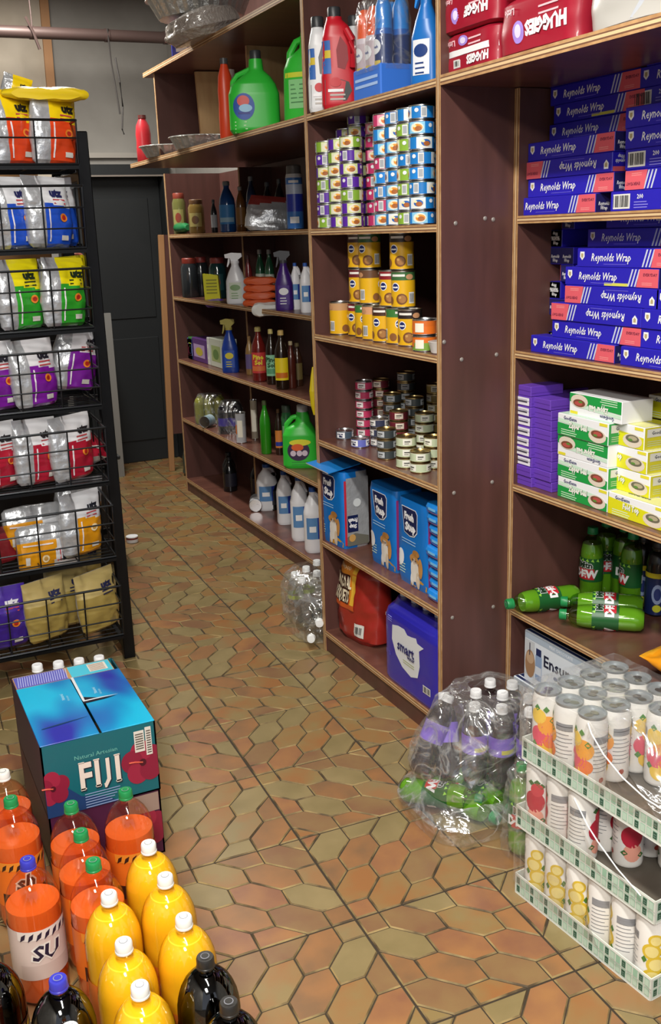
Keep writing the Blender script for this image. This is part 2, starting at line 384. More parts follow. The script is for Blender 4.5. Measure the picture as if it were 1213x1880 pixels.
B.tube([p+Vector((.03, -.035, -.12)), p+Vector((.045, -.035, -.25)), p+Vector((.05, -.035, -.38)), p+Vector((.035, -.035, -.50)), p+Vector((.045, -.035, -.53))], .005, c('#3c3836'))
tag(B.build('dangling_cable'), 'thin dark cable dangling from the brown pipe in front of the grey back wall', 'cable')
# ------------------------------------------------------------------ shelving
T = .02
def edge_x(B, x, y0, y1, z0, z1):                       # plywood edge facing the aisle, plies run along the long side
    vert = (z1-z0) > (y1-y0)
    for k, (a, b, m) in enumerate(((0, .22, 'ply_light'), (.22, .36, 'ply_dark'), (.36, .62, 'ply_pale'), (.62, .74, 'ply_dark'), (.74, 1, 'ply_light'))):
        if vert: B.box(x-.002, x, y0+(y1-y0)*a, y0+(y1-y0)*b, z0, z1, m)
        else: B.box(x-.002, x, y0, y1, z0+(z1-z0)*a, z0+(z1-z0)*b, m)
def board(root, name, x0, x1, y0, y1, z0, z1, m='shelf_laminate', edge=True, lab=None):
    B = MB(); B.box(x0, x1, y0, y1, z0, z1, m)
    if edge: edge_x(B, x0, y0, y1, z0, z1)
    o = B.build(name, root, False)
    if lab: o['label'] = lab
    return o
XM, XR, XF, XB = 1.431, 1.658, 1.737, 2.07
ZM = [.082, .43, .800, 1.165, 1.508, 1.862]
ZR = [.082, .405, .785, 1.165, 1.522]
ZF = [.078, .452, .803, 1.165, 1.510]
YR, YM, YF = 2.31, 3.14, 5.75                       # near face of the protruding unit, its far end, far end of the recessed unit
def screws(B, pts):
    for y, z, x in pts: B.lathe([(.006, 0), (.006, .001), (.003, .003)], c('#8c8680', .4), 8, (0, 0, 0), bend=lambda a, b, c_: (x+a, y-c_, b+z))
mid = empty('wooden_shelving_unit'); tag(mid, 'tall brown shelving unit with raw plywood edges that juts into the aisle', 'shelf unit')
B = MB(); B.box(XM, XB, YR, YR+T, 0, 2.75, 'brown_laminate'); edge_x(B, XM, YR, YR+T, 0, 2.75)
sp = []
for px, py in ((890, 401), (836, 410), (847, 660), (911, 651), (833, 905), (903, 885), (830, 1134), (905, 1114), (905, 403), (815, 628)):
    q = at(px, py, y=YR); sp.append((YR, q.z, q.x))
screws(B, sp); B.build('side_panel', mid, False)
board(mid, 'side_panel', XM, XB, YM-T, YM, 0, 2.75, 'brown_laminate')
for k, z in enumerate(ZM):
    board(mid, 'shelf', XM, XB-.01, YR+T, YM-T, z-T, z)
board(mid, 'shelf', XM, XB-.01, YR+T, YM-T, 2.62, 2.64)
board(mid, 'kick_board', XM+.004, XM+.02, YR+T, YM-T, 0, ZM[0]-T, 'brown_laminate', False)
board(mid, 'back_panel', XB-.01, XB, YR+T, YM-T, 0, 2.75, 'brown_laminate', False)
rt = empty('wooden_shelving_unit'); tag(rt, 'brown recessed shelving unit at the right edge, stocked with foil boxes and food bags', 'shelf unit')
RY0 = .85
for z in ZR: board(rt, 'shelf', XR, XB-.01, RY0+T, YR-T-.001, z-T, z)
board(rt, 'side_panel', XR, XB, YR-T-.001, YR-.001, 0, 1.84, 'brown_laminate')
board(rt, 'side_panel', XR, XB, RY0, RY0+T, 0, 1.84, 'brown_laminate')
board(rt, 'kick_board', XR+.004, XR+.02, RY0+T, YR-T-.001, 0, ZR[0]-T, 'brown_laminate', False)
board(rt, 'back_panel', XB-.01, XB, RY0+T, YR-T-.001, 0, 1.84, 'brown_laminate', False)
board(rt, 'top_shelf', XM, XB, RY0, YR-.001, 1.842, 1.866)
board(rt, 'back_panel', XB-.01, XB, RY0, YR-.001, 1.866, 2.75, 'brown_laminate', False)
fr = empty('wooden_shelving_unit'); tag(fr, 'dim brown recessed shelving unit towards the back door, stocked with cleaning bottles', 'shelf unit')
for z in ZF: board(fr, 'shelf', XF, XB-.01, YM+.001, YF-T, z-T, z)
board(fr, 'side_panel', XF, XB, YF-T, YF, 0, 1.84, 'brown_laminate')
board(fr, 'kick_board', XF+.004, XF+.02, YM+.001, YF-T, 0, ZF[0]-T, 'brown_laminate', False)
board(fr, 'back_panel', XB-.01, XB, YM+.001, YF-T, 0, 1.84, 'brown_laminate', False)
for yy in (4.05, 4.95):
    for a, b in zip(ZF, ZF[1:]+[1.842]): board(fr, 'divider', XF+.15, XB-.012, yy, yy+.018, a, b-T, 'brown_laminate')
board(fr, 'top_shelf', XM, XB, YM+.001, 5.30, 1.842, 1.862)
board(fr, 'back_panel', XB-.01, XB, YM+.001, 5.30, 1.862, 2.75, 'brown_laminate', False)
board(fr, 'upper_shelf', XM, XB-.01, YM+.001, 4.95, 2.222, 2.242)
board(fr, 'upper_end_panel', XM+.01, XB-.012, 4.80, 4.815, 1.862, 2.222, 'brown_laminate')
board(fr, 'upper_divider', 1.60, XB-.012, at(452, 60, x=1.60).y, at(452, 60, x=1.60).y+.018, 1.862, 2.222, 'raw_ply', lab='raw unpainted plywood divider')
B = MB(); B.prism([(-.085, 0), (.075, 0), (.085, .352), (-.085, .352)], -.008, .008, 'raw_ply')
o = B.build('loose_board', None, False); o.location = (1.69, 4.68, 1.866); o.rotation_euler = (.0, -.03, 0)
tag(o, 'short raw plywood board standing upright on the high shelf near its far end', 'board')
# things beyond the rack and by the back door
B = MB(); p0 = at(193, 575, y=6.35); p1 = at(218, 870, y=6.35)
B.prism([(p0.x-.03, p0.z), (p0.x+.03, p0.z), (1.50, 0), (1.40, 0)], 6.33, 6.36, c('#8b8985', .5)); o = B.build('leaning_plank', None, False)
tag(o, 'pale grey plank leaning upright beside the dark back doorway', 'plank')
B = MB(); q0 = at(264, 432, y=6.3)
B.box(-.018, .018, -.012, .012, 0, q0.z, 'trim_wood', .003); B.box(.018, .20, -.008, .008, .25, q0.z, 'brown_laminate')
o = B.build('brown_plank', None, False); o.location = (1.81, 6.3, 0); o.rotation_euler = (0, .03, 0)
tag(o, 'narrow brown plank with a light edge standing in the dark back doorway', 'plank')
B = MB(); B.box(.55, 1.05, 4.59, 5.2, 0, .50, 'black_metal', .006); B.box(.56, 1.04, 4.583, 4.59, .04, .47, c('#232427'), .003); B.box(.53, 1.07, 4.57, 5.22, .50, .52, c('#2c2d30'), .004)
tag(B.build('low_cabinet'), 'low black cabinet on the floor behind the chip rack', 'cabinet')
B = MB(); B.box(-.5, .74, 3.95, 4.45, 0, 1.17, c('#1e1c1c'), .004)
for z in (.3, .6, .9): B.box(-.5, .745, 3.94, 3.95, z, z+.02, c('#3a3431'))
tag(B.build('stock_cabinet'), 'dark cabinet standing behind the chip rack', 'cabinet')
for k, (x0, x1, z0, z1, l) in enumerate(((.18, .74, 1.172, 1.46, 'lower brown cardboard carton behind the chip rack'), (.28, .72, 1.462, 1.745, 'upper brown cardboard carton behind the top of the chip rack'))):
    B = MB(); B.box(x0, x1, 3.97, 4.35, z0, z1, 'cardboard', .003); B.rect(front(3.97), x0, (z0+z1)/2+.10, x1, (z0+z1)/2+.103, c('#8a6440')); B.rect(topf(z1), x0, 4.14, x1, 4.18, c('#cdb48c'))
    tag(B.build('cardboard_carton', None, False), l, 'box', 'cartons behind the rack')
# ------------------------------------------------------------------ soft and moulded shapes
def lerp_sec(secs, z):
    if z <= secs[0][0]: return secs[0]
    for a, b in zip(secs, secs[1:]):
        if z <= b[0]:
            t = (z-a[0])/max(1e-9, b[0]-a[0]); return tuple(p+(q-p)*t for p, q in zip(a, b))
    return secs[-1]
def wr(x, z, amp, fr, seed): return amp*(noise.noise(Vector((x*fr+seed*7.3, z*fr*.8, seed)))+.5*noise.noise(Vector((x*fr*2.3, z*fr*2.1+seed*3, seed+5)))) if amp else 0
def loft(B, secs, n, seg=28, rows=0, amp=0, fr=18, seed=1, matf=None, cap=True):
    """sections (z, cx, cy, half width, half depth, squareness); returns a print surface on its front"""
    zs = [q[0] for q in secs]
    if rows: zs = sorted(set(zs+[secs[0][0]+(secs[-1][0]-secs[0][0])*i/rows for i in range(rows+1)]))
    def pt(z, a):
        _, cx, cy, hw, hd, e = lerp_sec(secs, z); s_, c_ = math.sin(a), math.cos(a)
        x = math.copysign(abs(s_)**(2/e), s_)*hw; y = -math.copysign(abs(c_)**(2/e), c_)*hd
        k = wr(x, z, amp, fr, seed)*min(1, hd/.02)
        if y != 0: y -= k*math.copysign(1, -y)*min(1, abs(y)/max(hd, 1e-5)*1.5)
        return (cx+x+k*.4*math.copysign(1, x)*min(1, abs(x)/max(hw, 1e-5)), cy+y, z)
    b = len(B.v); N = len(zs)
    for z in zs:
        for k in range(seg): B.v.append(pt(z, 2*PI*k/seg))
    for i in range(N-1):
        for k in range(seg):
            k2 = (k+1) % seg; B.f.append((b+i*seg+k, b+i*seg+k2, b+(i+1)*seg+k2, b+(i+1)*seg+k))
            if matf:
                p = [B.v[q] for q in B.f[-1]]; x = sum(q[0] for q in p)/4; y = sum(q[1] for q in p)/4; z = (zs[i]+zs[i+1])/2; s_ = lerp_sec(secs, z)
                B.m.append(B.mi(matf((x-s_[1])/max(s_[3], 1e-5), (z-zs[0])/(zs[-1]-zs[0]), y-s_[2] < 0)))
            else: B.m.append(B.mi(n))
    if cap:
        B.f.append(tuple(range(b+seg-1, b-1, -1))); B.m.append(B.mi(n)); B.f.append(tuple(range(b+(N-1)*seg, b+N*seg))); B.m.append(B.mi(n))
    def f(u, v, d):
        _, cx, cy, hw, hd, e = lerp_sec(secs, v); r = min(.995, abs(u)/max(hw, 1e-5)); y = -hd*(1-r**e)**(1/e)
        k = wr(u, v, amp, fr, seed)*min(1, hd/.02); y -= k*min(1, abs(y)/max(hd, 1e-5)*1.5)
        return (cx+u, cy+y-d, v)
    return f
def bottle_prof(H, R, neck=.014, sh=.30, dz=.004, waist=0):
    """a soft drink bottle: foot, barrel, domed shoulder, neck"""
    zb = H*(1-sh); P = [(R*.72, 0), (R*.93, dz*2), (R, dz*6)]
    if waist: P += [(R, zb*.30), (R*(1-waist), zb*.36), (R*(1-waist), zb*.80), (R, zb*.86)]
    P += [(R, zb)]
    for t in (.12, .25, .4, .55, .7, .82, .92, 1): P.append((neck+(R-neck)*math.cos(t*PI/2), zb+(H*.90-zb)*(.86*math.sin(t*PI/2)+.14*t)))
    P.append((neck, H*.94)); return P
def make_bottle(name, H, R, shell, cap, liq=None, level=.8, label=None, lab=(.25, .6), text=None, tcol='#ffffff', neck=.014, sh=.30, seg=20, capr=.0155, caph=.02, deco=None, tsize=.03, turn=0, waist=0):
    e = empty(name); P = bottle_prof(H, R, neck, sh, waist=waist)
    B = MB(); B.lathe(P, shell, seg); B.build('bottle_body', e)
    if liq:
        top = H*level; B = MB(); Q = [(max(.002, r-.0012), z+.0012) for r, z in P if z < top]
        s_ = [(r, z) for r, z in P]; a = [q for q in s_ if q[0+1] < top][-1]; b = [q for q in s_ if q[1] >= top][0]; t = (top-a[1])/(b[1]-a[1])
        Q.append((a[0]+(b[0]-a[0])*t-.0012, top)); B.lathe(Q, liq, seg); B.build('drink' if name.find('bottle') >= 0 else 'liquid', e)
    B = MB(); B.lathe([(capr*1.05, 0), (capr*1.05, .003), (capr, .004), (capr, caph-.003), (capr*.9, caph)], cap, 16, (0, 0, H*.93))
    B.ell(topf(H*.93+caph), 0, 0, capr*.62, capr*.62, cap, .0008, 16); B.ell(topf(H*.93+caph), 0, 0, capr*.5, capr*.5, c('#8a8c94') if seg > 24 else cap, .0011, 16); B.ell(topf(H*.93+caph), 0, 0, capr*.42, capr*.42, cap, .0014, 16); B.build('bottle_cap', e)
    if label:
        B = MB(); Rl = R*(1-waist)+.0009; z0, z1 = H*lab[0], H*lab[1]; nn = seg
        vs = []; fs = []
        for j in (0, 1):
            for k in range(nn): a = 2*PI*k/nn; vs.append((Rl*math.sin(a), -Rl*math.cos(a), (z0, z1)[j]))
        B.mesh(vs, [(k, (k+1) % nn, nn+(k+1) % nn, nn+k) for k in range(nn)], label)
        f = around(Rl, turn)
        if deco: deco(B, f, z0, z1)
        if text: B.text(f, text, 0, (z0+z1)/2, tsize, c(tcol), .0012, bold=.015)
        B.build('bottle_label', e)
    return e
# ------------------------------------------------------------------ printed cartons
BLUE, PINK, WHITE, NAVY = c('#2a22b4', .35), c('#e2606c', .4), c('#f2f2f4', .4), c('#1a1f55', .4)
def shield(B, f, u, v, h):
    B.shape(f, [(u-h*.38, v+h*.5), (u-h*.42, v-h*.1), (u, v-h*.5), (u+h*.42, v-h*.1), (u+h*.38, v+h*.5)], WHITE); B.shape(f, [(u-h*.2, v+h*.3), (u-h*.2, v-h*.05), (u, v-h*.25), (u+h*.2, v-h*.05), (u+h*.2, v+h*.3)], c('#b9a878'), .0012)
def wrap_face(B, f, L, H, note=False):
    v = H*.54; shield(B, f, -L*.44, v+.002, H*.46)
    B.text(f, 'Reynolds Wrap', -L*.125, v, H*.42, WHITE, bold=.014, shear=.22, wide=.86)
    for k in range(3): B.rect(f, L*(.195+k*.034), H*.06, L*(.21+k*.034), H*.94, c('#c9cfe6'), .0007, sk=.35)
    B.shape(f, [(L*.285, H*.04), (L*.5, H*.04), (L*.5, H*.96), (L*.315, H*.96)], PINK)
    B.text(f, 'EVERYDAY', L*.42, H*.68, H*.15, c('#6b2440'), .0012, bold=.02); B.rect(f, L*.46, H*.12, L*.485, H*.36, c('#f3c9c4')); B.lines(f, L*.34, L*.44, H*.25, c('#f0a5a0'), h=.0015, gap=.004, cnt=2)
    B.lines(f, -L*.2, L*.12, H*.15, c('#6f66e0'), h=.0014, gap=.003, cnt=1)
    if note: B.rect(f, -L*.05, H*.05, L*.2, H*.2, c('#d9d65a'))
def wrap_end(B, f, D, H, dark=True):
    B.rect(f, -D*.5+.002, H*.72, D*.5-.002, H-.002, PINK) if not dark else B.rect(f, -D*.48, .002, D*.48, H-.002, c('#20205c'))
    B.text(f, 'Reynolds', 0, H*.47, H*.19, WHITE, bold=.02, shear=.25, wide=.8); B.text(f, 'Wrap', 0, H*.24, H*.19, WHITE, bold=.02, shear=.25, wide=.8)
WL, WH, WD = .335, .0455, .052
@kind
def foil_wrap_box(note=False):
    B = MB(); B.box(-WL/2, WL/2, 0, WD, 0, WH-.0006, BLUE, .0012); wrap_face(B, front(0), WL, WH, note)
    wrap_end(B, endr(WL/2, WD/2), WD, WH); wrap_end(B, endl(-WL/2, WD/2), WD, WH, False)
    f = topf(WH-.0006); B.rect(f, -WL*.49, .003, WL*.49, .006, c('#5a52d8')); return B.build('foil_wrap_box', None, False)
@kind
def foil_wrap_box_back():
    B = MB(); B.box(-WL/2, WL/2, 0, WD, 0, WH-.0006, BLUE, .0012); f = front(0)
    B.bars(f, -WL*.47, WH*.12, -WL*.3, WH*.85, n=10); B.text(f, '200', -WL*.2, WH*.7, WH*.22, WHITE, bold=.02); B.lines(f, -WL*.26, -WL*.1, WH*.4, c('#8f8ae8'), .002, .006, 3)
    for u in (.02, .17, .32): B.shape(f, [(WL*(u-.02), WH*.1), (WL*(u+.1), WH*.1), (WL*(u+.13), WH*.9), (WL*(u+.02), WH*.9)], PINK); B.rect(f, WL*(u+.02), WH*.3, WL*(u+.09), WH*.42, c('#7c2a40'), .001); B.rect(f, WL*(u+.03), WH*.6, WL*(u+.1), WH*.66, WHITE, .001)
    wrap_end(B, endr(WL/2, WD/2), WD, WH); return B.build('foil_wrap_box', None, False)
def bag_box(name, L, H, D, base, brand, l2, dark, food, flipcol, endc):
    B = MB(); B.box(-L/2, L/2, 0, D, 0, H-.0006, WHITE, .0012); f = front(0)
    hi = 1.0 if base == c('#1f9c45') else 1.35; B.shape(f, [(-L/2+.001, .001), (L/2-.001, .001), (L/2-.001, H*.40*hi), (-L*.05, H*.5*hi), (-L/2+.001, H*.62*hi*.93)], base)
    B.shape(f, [(-L*.49, H*.62), (-L*.05, H*.5), (L*.3, H*.45), (L*.3, H*.62), (-L*.49, H*.78)], c(flipcol), .0007)
    B.text(f, brand, -L*.24, H*.84, H*.17, c('#1d2a66'), bold=.02, wide=.85); B.text(f, l2, -L*.08, H*.55, H*.25, c('#f2f2e8'), .0016, bold=.05, wide=.8); B.text(f, l2, -L*.075, H*.54, H*.25, dark, .0013, bold=.07, wide=.8)
    B.lines(f, -L*.42, -L*.05, H*.26, c('#d9ecd2'), H*.035, H*.1, 3, .001)
    B.ell(f, L*.30, H*.33, L*.17, H*.30, c('#e2d4c2'), .0012); B.ell(f, L*.30, H*.42, L*.12, H*.17, c(food[0]), .0016); B.ell(f, L*.31, H*.44, L*.08, H*.1, c(food[1]), .002); B.ell(f, L*.27, H*.36, L*.04, H*.05, c('#5f8f3c'), .0022)
    B.rect(f, L*.33, H*.82, L*.48, H*.95, c('#e8dc3a'))
    g = endr(L/2, D/2); B.rect(g, -D*.49, .002, D*.49, H*.97, c(endc)); B.rect(g, -D*.42, H*.55, D*.35, H*.9, c('#d8d6cc'), .001)
    B.text(g, brand, -.0, H*.74, H*.15, c('#2a3344'), .0015, bold=.02); B.lines(g, -D*.4, D*.4, H*.35, c('#c4cfae'), H*.03, H*.09, 3, .001)
    t = topf(H-.0006); B.rect(t, -L*.49, D*.03, L*.49, D*.55, c(flipcol)); B.rect(t, -L*.49, D*.6, L*.49, D*.98, base); B.text(t, brand, -L*.1, D*.3, H*.22, c('#34406a'), bold=.02)
    return B.build(name, None, False)
@kind
def green_bag_box(): return bag_box('sandwich_bag_box', .200, .0575, .10, c('#1f9c45'), 'GoodSense', 'Zipper Seal', c('#1c6e3a'), ('#7c4a34', '#b8524a'), '#cfe9d3', '#2f9a4c')
@kind
def yellow_bag_box(): return bag_box('sandwich_bag_box', .200, .0575, .10, c('#e0dc1c'), 'GoodSense', 'Fold Top', c('#7d8a2a'), ('#6f6a58', '#b5a98c'), '#ecea9c', '#cfc634')
@kind
def purple_box(lab):
    B = MB(); w_, h, d = .086, .0285, .11; B.box(-w_/2, w_/2, 0, d, 0, h-.0008, c('#6a41b4', .4), .0012); f = front(0)
    B.rect(f, -w_*.48, h*.5, w_*.48, h*.54, c('#553096'))
    if lab: B.rect(f, -w_*.36, h*.1, w_*.42, h*.85, c('#eceaf2')); B.rect(f, -w_*.28, h*.36, w_*.32, h*.5, c('#4a4658'), .001); B.rect(f, -w_*.28, h*.6, w_*.32, h*.66, c('#a39fb2'), .001)
    B.rect(endr(w_/2, d/2), -d*.48, h*.3, d*.48, h*.34, c('#553096')); return B.build('purple_carton', None, False)
# ------------------------------------------------------------------ tins
def tin(name, R, H, bands, rim='tin', deco=None, seg=24):
    B = MB(); P = [(R*.93, 0, rim), (R, .0015, rim), (R, .004, bands[0][1])]
    for z, m in bands: P.append((R-.0008, z, m))
    P += [(R-.0008, H-.005, rim), (R, H-.004, rim), (R, H-.0012, rim), (R*.95, H-.0008, rim), (R*.92, H-.004, rim), (R*.6, H-.0038, rim)]
    B.lathe(P, rim, seg)
    if deco: deco(B, around(R-.0008), R, H)
    B.ell(topf(H-.0036), R*.3, 0, R*.25, R*.18, rim, .0015, 10)
    return B.build(name)
def pic(B, f, u, v, ru, rv, a, b, k=None):
    B.ell(f, u, v, ru, rv, c(a), .0006); B.ell(f, u+ru*.1, v, ru*.7, rv*.7, c(b), .001)
    if k: B.ell(f, u-ru*.3, v+rv*.3, ru*.25, rv*.25, c(k), .0013)
CAT = {'purple': ('#5c2aa4', '#b9cf62', '#f0b040', '#d8e4a0'), 'blue': ('#2386d8', '#d84a6a', '#f0962a', '#8fd0f0'), 'pink': ('#c63a6c', '#b02040', '#e0743a', '#f0a0b8'), 'lime': ('#8ab23c', '#c8d870', '#f0a838', '#e8ecc0'), 'sky': ('#1f7cc8', '#7cc243', '#1a62b8', '#e8eef2')}
@kind
def cat_tin(kind_, turn):
    base, rim_, food, pale = CAT[kind_]
    def deco(B, f0, R, H):
        f = lambda u, v, d: f0(u+turn, v, d)
        for t in (-.092, .02):
            B.rect(f, t-.024, H*.12, t+.022, H*.86, c(pale), .0005, 6); pic(B, f, t, H*.48, .019, H*.33, '#f0e8d8', food, '#f6e6b0'); B.ell(f, t+.004, H*.42, .009, H*.16, c('#a8602c'), .0015, 12)
            B.rect(f, t+.050, H*.14, t+.066, H*.84, c('#e2e2e0'), .0006, 2); B.rect(f, t+.0525, H*.25, t+.0635, H*.75, c('#a8acb2'), .001, 2); B.ell(f, t+.038, H*.62, .006, H*.14, c('#ececf0'), .0007, 10)
        B.rect(f, -.1, H*.88, .1, H*.93, c(rim_), .0005, 20)
    return tin('cat_food_tin', .0355, .0385, [(.004, c(base, .35)), (.034, c(rim_, .35))], 'alu', deco)
@kind
def dog_tin(turn, top):
    def deco(B, f0, R, H):
        f = lambda u, v, d: f0(u+turn, v, d)
        for s_ in (0, .12):
            B.ell(f, s_+.0, H*.56, .013, .013, WHITE, .0006, 18); B.ell(f, s_+.0, H*.56, .0105, .0105, c('#1d2a6a'), .0009, 18); B.rect(f, s_-.009, H*.535, s_+.009, H*.57, WHITE, .0012, 2)
            pic(B, f, s_+.02, H*.24, .017, .016, '#7a4a26', '#a8743c', '#c89a5a'); B.ell(f, s_-.02, H*.2, .012, .012, c('#8c5a30'), .0007)
            B.rect(f, s_+.042, H*.12, s_+.062, H*.42, c('#ecebe8'), .0006, 3)
            for q in range(6): B.rect(f, s_+.044+q*.003, H*.15, s_+.0455+q*.003, H*.39, c('#3c3c40'), .001)
            B.rect(f, s_-.012, H*.84, s_+.03, H*.9, c('#f0ece4'), .0006, 4); B.ell(f, s_+.045, H*.83, .012, .008, c('#c9946a'), .0007)
    return tin('dog_food_tin', .0365, .108, [(.004, c('#e8b31c', .35)), (.080, c(top, .35))], 'tin', deco, 28)
@kind
def small_tin(body, topc, lab, gold):
    def deco(B, f, R, H):
        for t in (-.06, .0, .06):
            if lab == 'paw':
                B.rect(f, t-.02, H*.2, t+.012, H*.8, WHITE, .0005, 6)
                for q in (-.013, -.006, .002): B.ell(f, t+q, H*.6, .0028, .003, c('#1c2450'), .001, 8)
                B.ell(f, t-.005, H*.38, .005, .004, c('#1c2450'), .001, 8); B.ell(f, t+.001, H*.35, .003, .003, c('#1c2450'), .001, 8)
            else:
                B.rect(f, t-.014, H*.22, t+.014, H*.78, c(lab), .0005, 5); B.rect(f, t-.009, H*.5, t+.008, H*.6, c('#3a3a36'), .001, 3); B.rect(f, t-.009, H*.33, t+.004, H*.4, c('#77776a'), .001, 3)
    return tin('small_food_tin', .0315, .0325, [(.004, c(body, .35)), (.026, c(topc, .35))], 'gold_tin' if gold else 'alu', deco, 22)
@kind
def plain_tin(col_, col2, R=.036, H=.045):
    return tin('food_tin', R, H, [(.004, c(col_)), (H*.55, c(col2))], 'alu', lambda B, f, R, H: (B.rect(f, -.015, H*.2, .012, H*.75, c('#f0ead8'), .0006, 4), B.rect(f, -.04, H*.3, -.02, H*.6, c('#d8742a'), .0006, 4)), 22)
@kind
def tea_can(fruit):
    R, H = .0325, .172; B = MB()
    W2 = c('#e6e3de', .25)
    B.lathe([(R*.82, 0, 'alu'), (R*.98, .006, W2), (R, .012, W2), (R, H-.02, W2), (R*.88, H-.007, 'can_lid'), (R*.92, H-.004, 'can_lid'), (R*.92, H, 'can_lid'), (R*.85, H, 'can_lid'), (R*.83, H-.005, 'can_lid'), (R*.3, H-.005, 'can_lid')], 'alu', 28)
    f0 = around(R)
    for s_ in (0, PI*R):
        f = lambda u, v, d: f0(u+s_, v, d)
        if fruit == 'lemon':
            for k, (u, v, r) in enumerate(((0, .035, .021), (.006, .066, .020), (-.004, .096, .019), (.003, .122, .015))): B.ell(f, u, v, r, r, c('#d8b838'), .0005+k*.0001, 18); B.ell(f, u, v, r*.7, r*.7, c('#e6d488'), .0009+k*.0001, 14)
            for u, v in ((-.02, .03), (.02, .045), (-.018, .075), (.019, .09)): B.shape(f, [(u-.006, v), (u, v-.008), (u+.006, v), (u, v+.009)], c('#4c7a34'), .0007)
        elif fruit == 'peach':
            for u, v, r, q in ((.002, .040, .021, '#ecc23c'), (-.006, .072, .024, '#e2566c'), (.010, .098, .023, '#f0a43a'), (-.012, .118, .018, '#f2cc50'), (.016, .060, .016, '#e67a3a')): B.ell(f, u, v, r, r, c(q), .0006+v*.004, 18)
            for u, v in ((-.014, .137), (.006, .135), (.02, .11), (-.02, .05)): B.shape(f, [(u-.007, v), (u, v-.007), (u+.007, v), (u, v+.009)], c('#4f8a3a'), .0014)
        else:
            for u, v, r, q in ((0, .042, .020, '#e6a08c'), (-.002, .08, .024, '#b8243a'), (.004, .110, .015, '#c83a48')): B.ell(f, u, v, r, r*1.1, c(q), .0006+v*.004, 18)
            for u, v in ((-.01, .125), (.004, .128), (.014, .12), (-.018, .04), (.018, .035)): B.shape(f, [(u-.008, v), (u, v-.006), (u+.008, v), (u, v+.008)], c('#3c6a34'), .0014)
        g = lambda u, v, d: f0(u+s_+PI*R/2, v, d)
        for q in range(9): B.rect(g, -.02, .05+q*.009, .018 if q % 3 else .01, .0515+q*.009, c('#77787c'), .0006, 5)
        B.rect(g, -.02, .115, .018, .13, c('#8f9094'), .0006, 5); B.ell(g, 0, .03, .006, .006, c('#a4483c'), .0007)
    t = topf(H-.005); B.ell(t, 0, .006, .010, .008, 'alu', .0012); B.ell(t, 0, -.010, .008, .011, 'tin', .0008)
    return B.build('drink_can')
# ------------------------------------------------------------------ jugs and household bottles
@kind
def detergent_jug(col_, W, Dp, H, cap_, style):
    """wide flat jug, tall neck to one side, moulded handle on the other"""
    e = empty('detergent_jug'); m = c(col_, .35); B = MB()
    hw, hd = W/2, Dp/2
    if style == 'round':        # big shouldered jug with the neck in the middle
        S = [(0, 0, hd, hw*.9, hd*.86, 4), (.012, 0, hd, hw, hd, 4), (H*.5, 0, hd, hw, hd, 3.4), (H*.62, 0, hd, hw*.88, hd*.92, 3), (H*.72, .01, hd, hw*.58, hd*.7, 2.6), (H*.80, .012, hd, hw*.30, hd*.5, 2.2), (H*.94, .012, hd, hw*.26, hd*.44, 2)]
        nx = .012
    else:                        # tall jug with a grip cut down the middle of its side
        S = [(0, 0, hd, hw*.92, hd*.9, 4), (.012, 0, hd, hw, hd, 4), (H*.34, 0, hd, hw, hd, 3.5), (H*.42, 0, hd, hw*.95, hd, 3), (H*.74, -.002, hd, hw*.86, hd*.95, 3), (H*.86, -hw*.15, hd, hw*.62, hd*.8, 2.6), (H*.92, -hw*.25, hd, hw*.42, hd*.6, 2), (H*.95, -hw*.25, hd, hw*.40, hd*.56, 2)]
        nx = -hw*.25
    f = loft(B, S, m, 32, 26); B.build('jug_body', e)
    B = MB()
    if style == 'round': B.tube([(-hw*.82, hd, H*.56), (-hw*.80, hd, H*.66), (-hw*.62, hd, H*.74), (-hw*.2, hd, H*.80), (.0, hd, H*.83)], .0105, m, 10)
    else: B.tube([(hw*.62, -.002, H*.42), (hw*.66, -.013, H*.55), (hw*.58, -.014, H*.68), (hw*.30, -.008, H*.80)], .011, m, 10); B.shape(f, [(-.01, H*.42), (.012, H*.40), (.024, H*.5), (.022, H*.64), (.002, H*.74), (-.012, H*.6)], c('#777777') if col_ == '#e4e6e8' else c('#8c1420'), .001)
    B.build('handle', e)
    B = MB(); r = .021 if style == 'round' else .02; B.lathe([(r, 0), (r, .026), (r*.9, .03)], c(cap_, .4), 18, (nx, hd, H*.94)); B.build('jug_cap', e)
    B = MB()
    if style == 'round':
        B.ell(f, -hw*.42, H*.33, hw*.42, H*.17, c('#2a55b0'), .001, 24); B.ell(f, -hw*.44, H*.40, hw*.24, H*.07, c('#e25b54'), .002, 18); B.ell(f, -hw*.36, H*.31, hw*.26, H*.05, c('#9fd0f2'), .0022, 18); B.rect(f, -hw*.66, H*.235, -hw*.2, H*.26, c('#28308c'), .002, 4)
        B.lines(f, -hw*.8, -hw*.2, H*.13, c('#bfeeb0'), .004, .012, 4, .001)
    else:
        B.shape(f, [(-hw*.85, H*.04), (hw*.25, H*.08), (hw*.55, H*.18), (hw*.4, H*.27), (-hw*.2, H*.31), (-hw*.85, H*.3)], c('#222022'), .001); B.ell(f, -hw*.3, H*.27, hw*.3, H*.05, c('#c8202c'), .002); B.rect(f, -hw*.7, H*.17, hw*.1, H*.2, WHITE, .002, 4); B.lines(f, -hw*.6, hw*.2, H*.13, c('#bdb8b0'), .005, .012, 2, .002)
        B.rect(f, -hw*.9, H*.36, -hw*.5, H*.7, c('#3c6cb8'), .001, 3, 4); B.rect(f, -hw*.9, H*.52, -hw*.5, H*.6, c('#d8c040'), .0014, 3, 2)
    B.build('jug_label', e); return e
